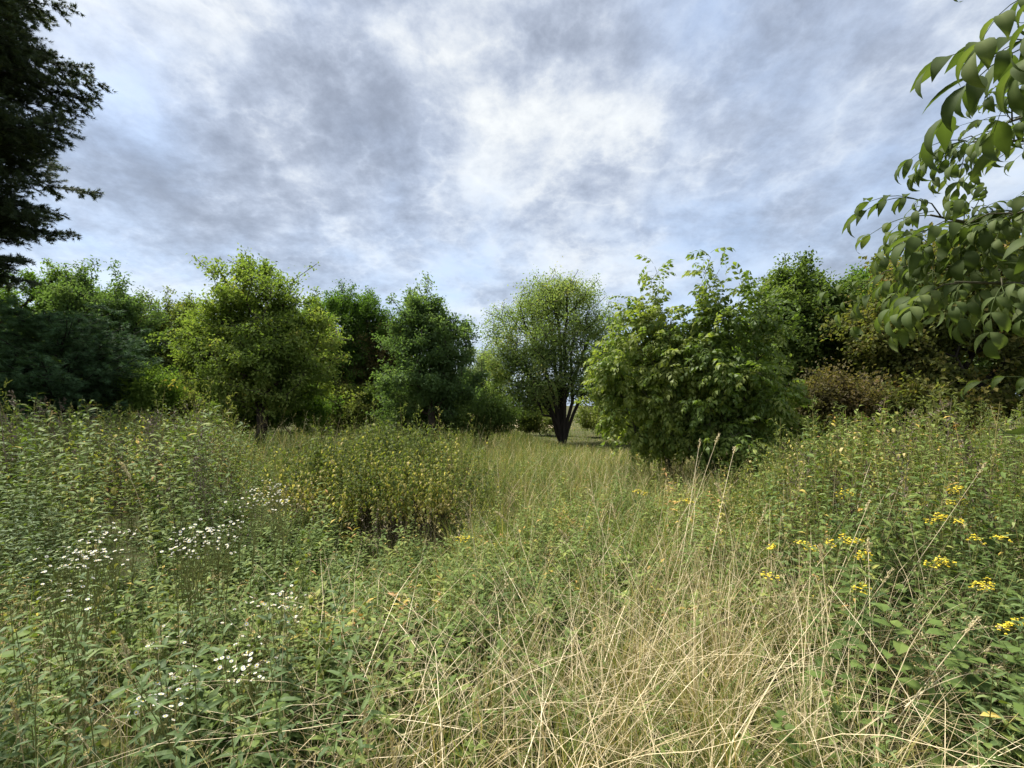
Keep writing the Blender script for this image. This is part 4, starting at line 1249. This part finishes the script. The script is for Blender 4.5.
# spires of mugwort that stand out against the dark trees
SP = [(204, 9.0, 376), (190, 8.8, 386), (163, 9.2, 384), (236, 9.5, 392), (228, 8.6, 395), (380, 8.0, 398), (345, 8.4, 404), (415, 7.5, 405), (404, 8.0, 402), (438, 8.0, 406), (470, 8.6, 412),
      (815, 5.2, 398), (840, 5.6, 402), (857, 5.4, 412), (803, 5.0, 418), (781, 5.0, 418), (875, 5.4, 414), (950, 5.0, 382), (962, 5.2, 390), (975, 5.0, 398), (1000, 4.6, 402), (935, 5.4, 395), (905, 5.6, 405), (890, 5.8, 408), (985, 5.2, 405), (1015, 4.8, 398)]
for k, (px, Y, py) in enumerate(SP):
    x = at(px, Y); z = float(height(x, Y)); h = zt(py, Y) - z
    lab = ('grey green leafy spire standing out of the left weeds before the dark trees' if px < 500 else 'grey green leafy spire standing up from the right bank before the dark trees')
    t = empty('mugwort_spire', (x, Y, z), lab, 'wild plant', 'tall leafy spires')
    for part, mi in (('stem', 1), ('leaves', 0)):
        V, T, c, m = PLUM[k % 6] if part == 'stem' or k % 3 else PLUM[(k + 1) % 6]
        sel = m == mi
        used, inv = np.unique(T[sel], return_inverse=True)
        mb = MB()
        mb.add(V[used] * np.array([1, 1, 1]) * h, inv.reshape(-1, 3), np.clip(.45 + c[used] + fr.normal() * .1, 0, 1))
        o = mb.build(part, M['stem'] if mi else M['plume'], t)
    t.rotation_euler = (fr.normal() * .04, fr.normal() * .06, fr.uniform(0, 6))

# ------------------------------------------------------------------ the walnut whose boughs hang in from the right
wr = np.random.default_rng(101)
WT = np.array([4.3, 1.5, float(height(4.3, 1.5))])
wal = empty('walnut_tree', WT, 'walnut tree at the right edge, its boughs of large glossy leaves hanging in', 'tree')
tr, br, lv = MB(), MB(), MB()
V, T = tube(np.array([(0, 0, -.1), (-.05, .02, 1.0), (-.02, .08, 2.0), (.1, .1, 3.2), (.15, .2, 4.6), (.1, .2, 6.2)]), [.17, .14, .125, .10, .07, .03], 10); tr.add(V, T)
BIG = [compound_leaf(wr, 3, .27, wr.uniform(.11, .15), wr.uniform(.044, .060), 6, 1.0) for _ in range(10)]
MIDL = [compound_leaf(wr, 3, .22, wr.uniform(.072, .105), wr.uniform(.026, .038), 5, 1.15) for _ in range(6)]


def bough(pts, r, leafset, nleaf, sz, start=.35, hang=.35, twigs=0, twl=.3):
    P = np.array([np.array(q) - WT for q in pts], float)
    n = 14
    s = np.linspace(0, 1, len(P)); u = np.linspace(0, 1, n)
    # smooth the polyline
    Q = np.stack([np.interp(u, s, P[:, c]) for c in range(3)], 1)
    for _ in range(2): Q[1:-1] = (Q[:-2] + 2 * Q[1:-1] + Q[2:]) / 4
    V, T = tube(Q, np.linspace(r, max(r * .18, .0025), n), 6); br.add(V, T)
    ends = []
    for k in range(twigs):
        f = start + (1 - start) * (k + .5) / twigs
        o = np.array([np.interp(f, u, Q[:, c]) for c in range(3)])
        d = unit(Q[-1] - Q[0]); sd = unit(np.cross(d, [0, 0, 1])) * (1 if k % 2 else -1)
        e = o + (d * .6 + sd * wr.uniform(.3, .7) + np.array([0, 0, wr.uniform(-.45, .0)])) * twl * wr.uniform(.7, 1.2)
        V, T = tube([o, (o + e) / 2 + np.array([0, 0, .025]), e], [.0032, .0026, .0014], 5); br.add(V, T)
        ends.append((o, e))
        for _ in range(2):
            R = frames(unit((e - o) + wr.normal(size=3) * .12 - np.array([0, 0, .08]))[None], np.array([[wr.normal() * .3, wr.normal() * .3, 1.0]])) * sz * wr.uniform(.7, 1.1)
            lv.scatter(leafset[wr.integers(0, len(leafset))], R, (e - (e - o) * wr.uniform(0, .3))[None], np.array([np.clip(wr.normal(.45, .18), 0, 1)]))
    for k in range(nleaf):
        if ends and k % 2 == 0:
            o, e = ends[wr.integers(0, len(ends))]; f = wr.uniform(.35, 1); p = o + (e - o) * f; d = unit(e - o)
        else:
            f = start + (1 - start) * (k + wr.random()) / nleaf
            p = np.array([np.interp(f, u, Q[:, c]) for c in range(3)]); d = unit(Q[-1] - Q[-4])
        sd = unit(np.cross(d, [0, 0, 1])) * (1 if wr.random() < .5 else -1)
        dd = unit(d * .7 + sd * wr.uniform(.2, 1.0) + np.array([0, 0, wr.uniform(-hang, .3)]))
        R = frames(dd[None], np.array([[wr.normal() * .3, wr.normal() * .3, 1.0]])) * sz * wr.uniform(.75, 1.2)
        lv.scatter(leafset[wr.integers(0, len(leafset))], R, p[None], np.array([np.clip(wr.normal(.45, .16), 0, 1)]))


def W3(px, py, Y): return (at(px, Y), Y, zt(py, Y))


t0 = WT
# top bough, nearest the lens
bough([t0 + (.0, .1, 2.6), W3(1250, -70, 1.45), W3(1140, -60, 1.35), W3(1052, 0, 1.3)], .022, BIG, 9, 1.15, .66, .9, 3, .2)
bough([t0 + (.0, .1, 2.4), W3(1260, 20, 1.5), W3(1180, 0, 1.45), W3(1092, 22, 1.4)], .02, BIG, 7, 1.05, .66, .8, 2, .2)
bough([t0 + (.1, .1, 3.0), W3(1100, -90, 1.7), W3(1060, -95, 1.9), W3(985, -75, 2.0)], .016, MIDL, 6, .9, .6, .6, 2, .2)
# second bough
bough([t0 + (.0, .1, 2.0), W3(1180, 120, 2.2), W3(1050, 140, 2.3), W3(972, 142, 2.35)], .02, MIDL, 16, .95, .6, .4, 5, .26)
bough([t0 + (.0, .1, 2.1), W3(1180, 70, 1.9), W3(1060, 105, 1.9), W3(1000, 125, 1.9)], .018, MIDL, 9, 1.15, .6, .5, 3, .24)
# third, widest bough
bough([t0 + (.0, .1, 1.7), W3(1180, 220, 2.1), W3(1030, 235, 2.1), W3(930, 215, 2.1)], .022, MIDL, 14, 1.0, .62, .45, 5, .26)
bough([t0 + (.0, .1, 1.6), W3(1180, 250, 2.0), W3(1020, 275, 2.0), W3(908, 262, 2.0)], .022, MIDL, 19, 1.05, .6, .45, 6, .26)
bough([t0 + (.0, .1, 1.5), W3(1180, 280, 1.8), W3(1060, 285, 1.75), W3(955, 282, 1.7)], .02, BIG, 15, .68, .62, .9, 4, .22)
bough([t0 + (.0, .1, 1.5), W3(1150, 240, 1.7), W3(1070, 200, 1.65), W3(1010, 215, 1.65)], .016, BIG, 15, .75, .6, .6, 4, .22)
bough([t0 + (.0, .1, .9), W3(1180, 360, 1.8), W3(1110, 380, 1.8), W3(1070, 375, 1.8)], .014, MIDL, 6, .9, .4, .5, 2, .2)
# boughs outside the picture, to the other sides
for k in range(9):
    az = wr.uniform(-1.2, 2.6); z = wr.uniform(2.2, 5.2); L_ = wr.uniform(1.2, 2.2)
    a = t0 + np.array([.05, .1, z]); e = a + np.array([cos(az) * L_, sin(az) * L_, wr.uniform(.1, .9)])
    bough([a, (a + e) / 2 + np.array([0, 0, .15]), e], .025, MIDL, 14, 1.1, .3, .4, 5, .4)
tr.build('trunk', M['bark'], wal, True); br.build('branches', M['twig'], wal, True)
lv.build('leaves', cm_bough, wal, True)
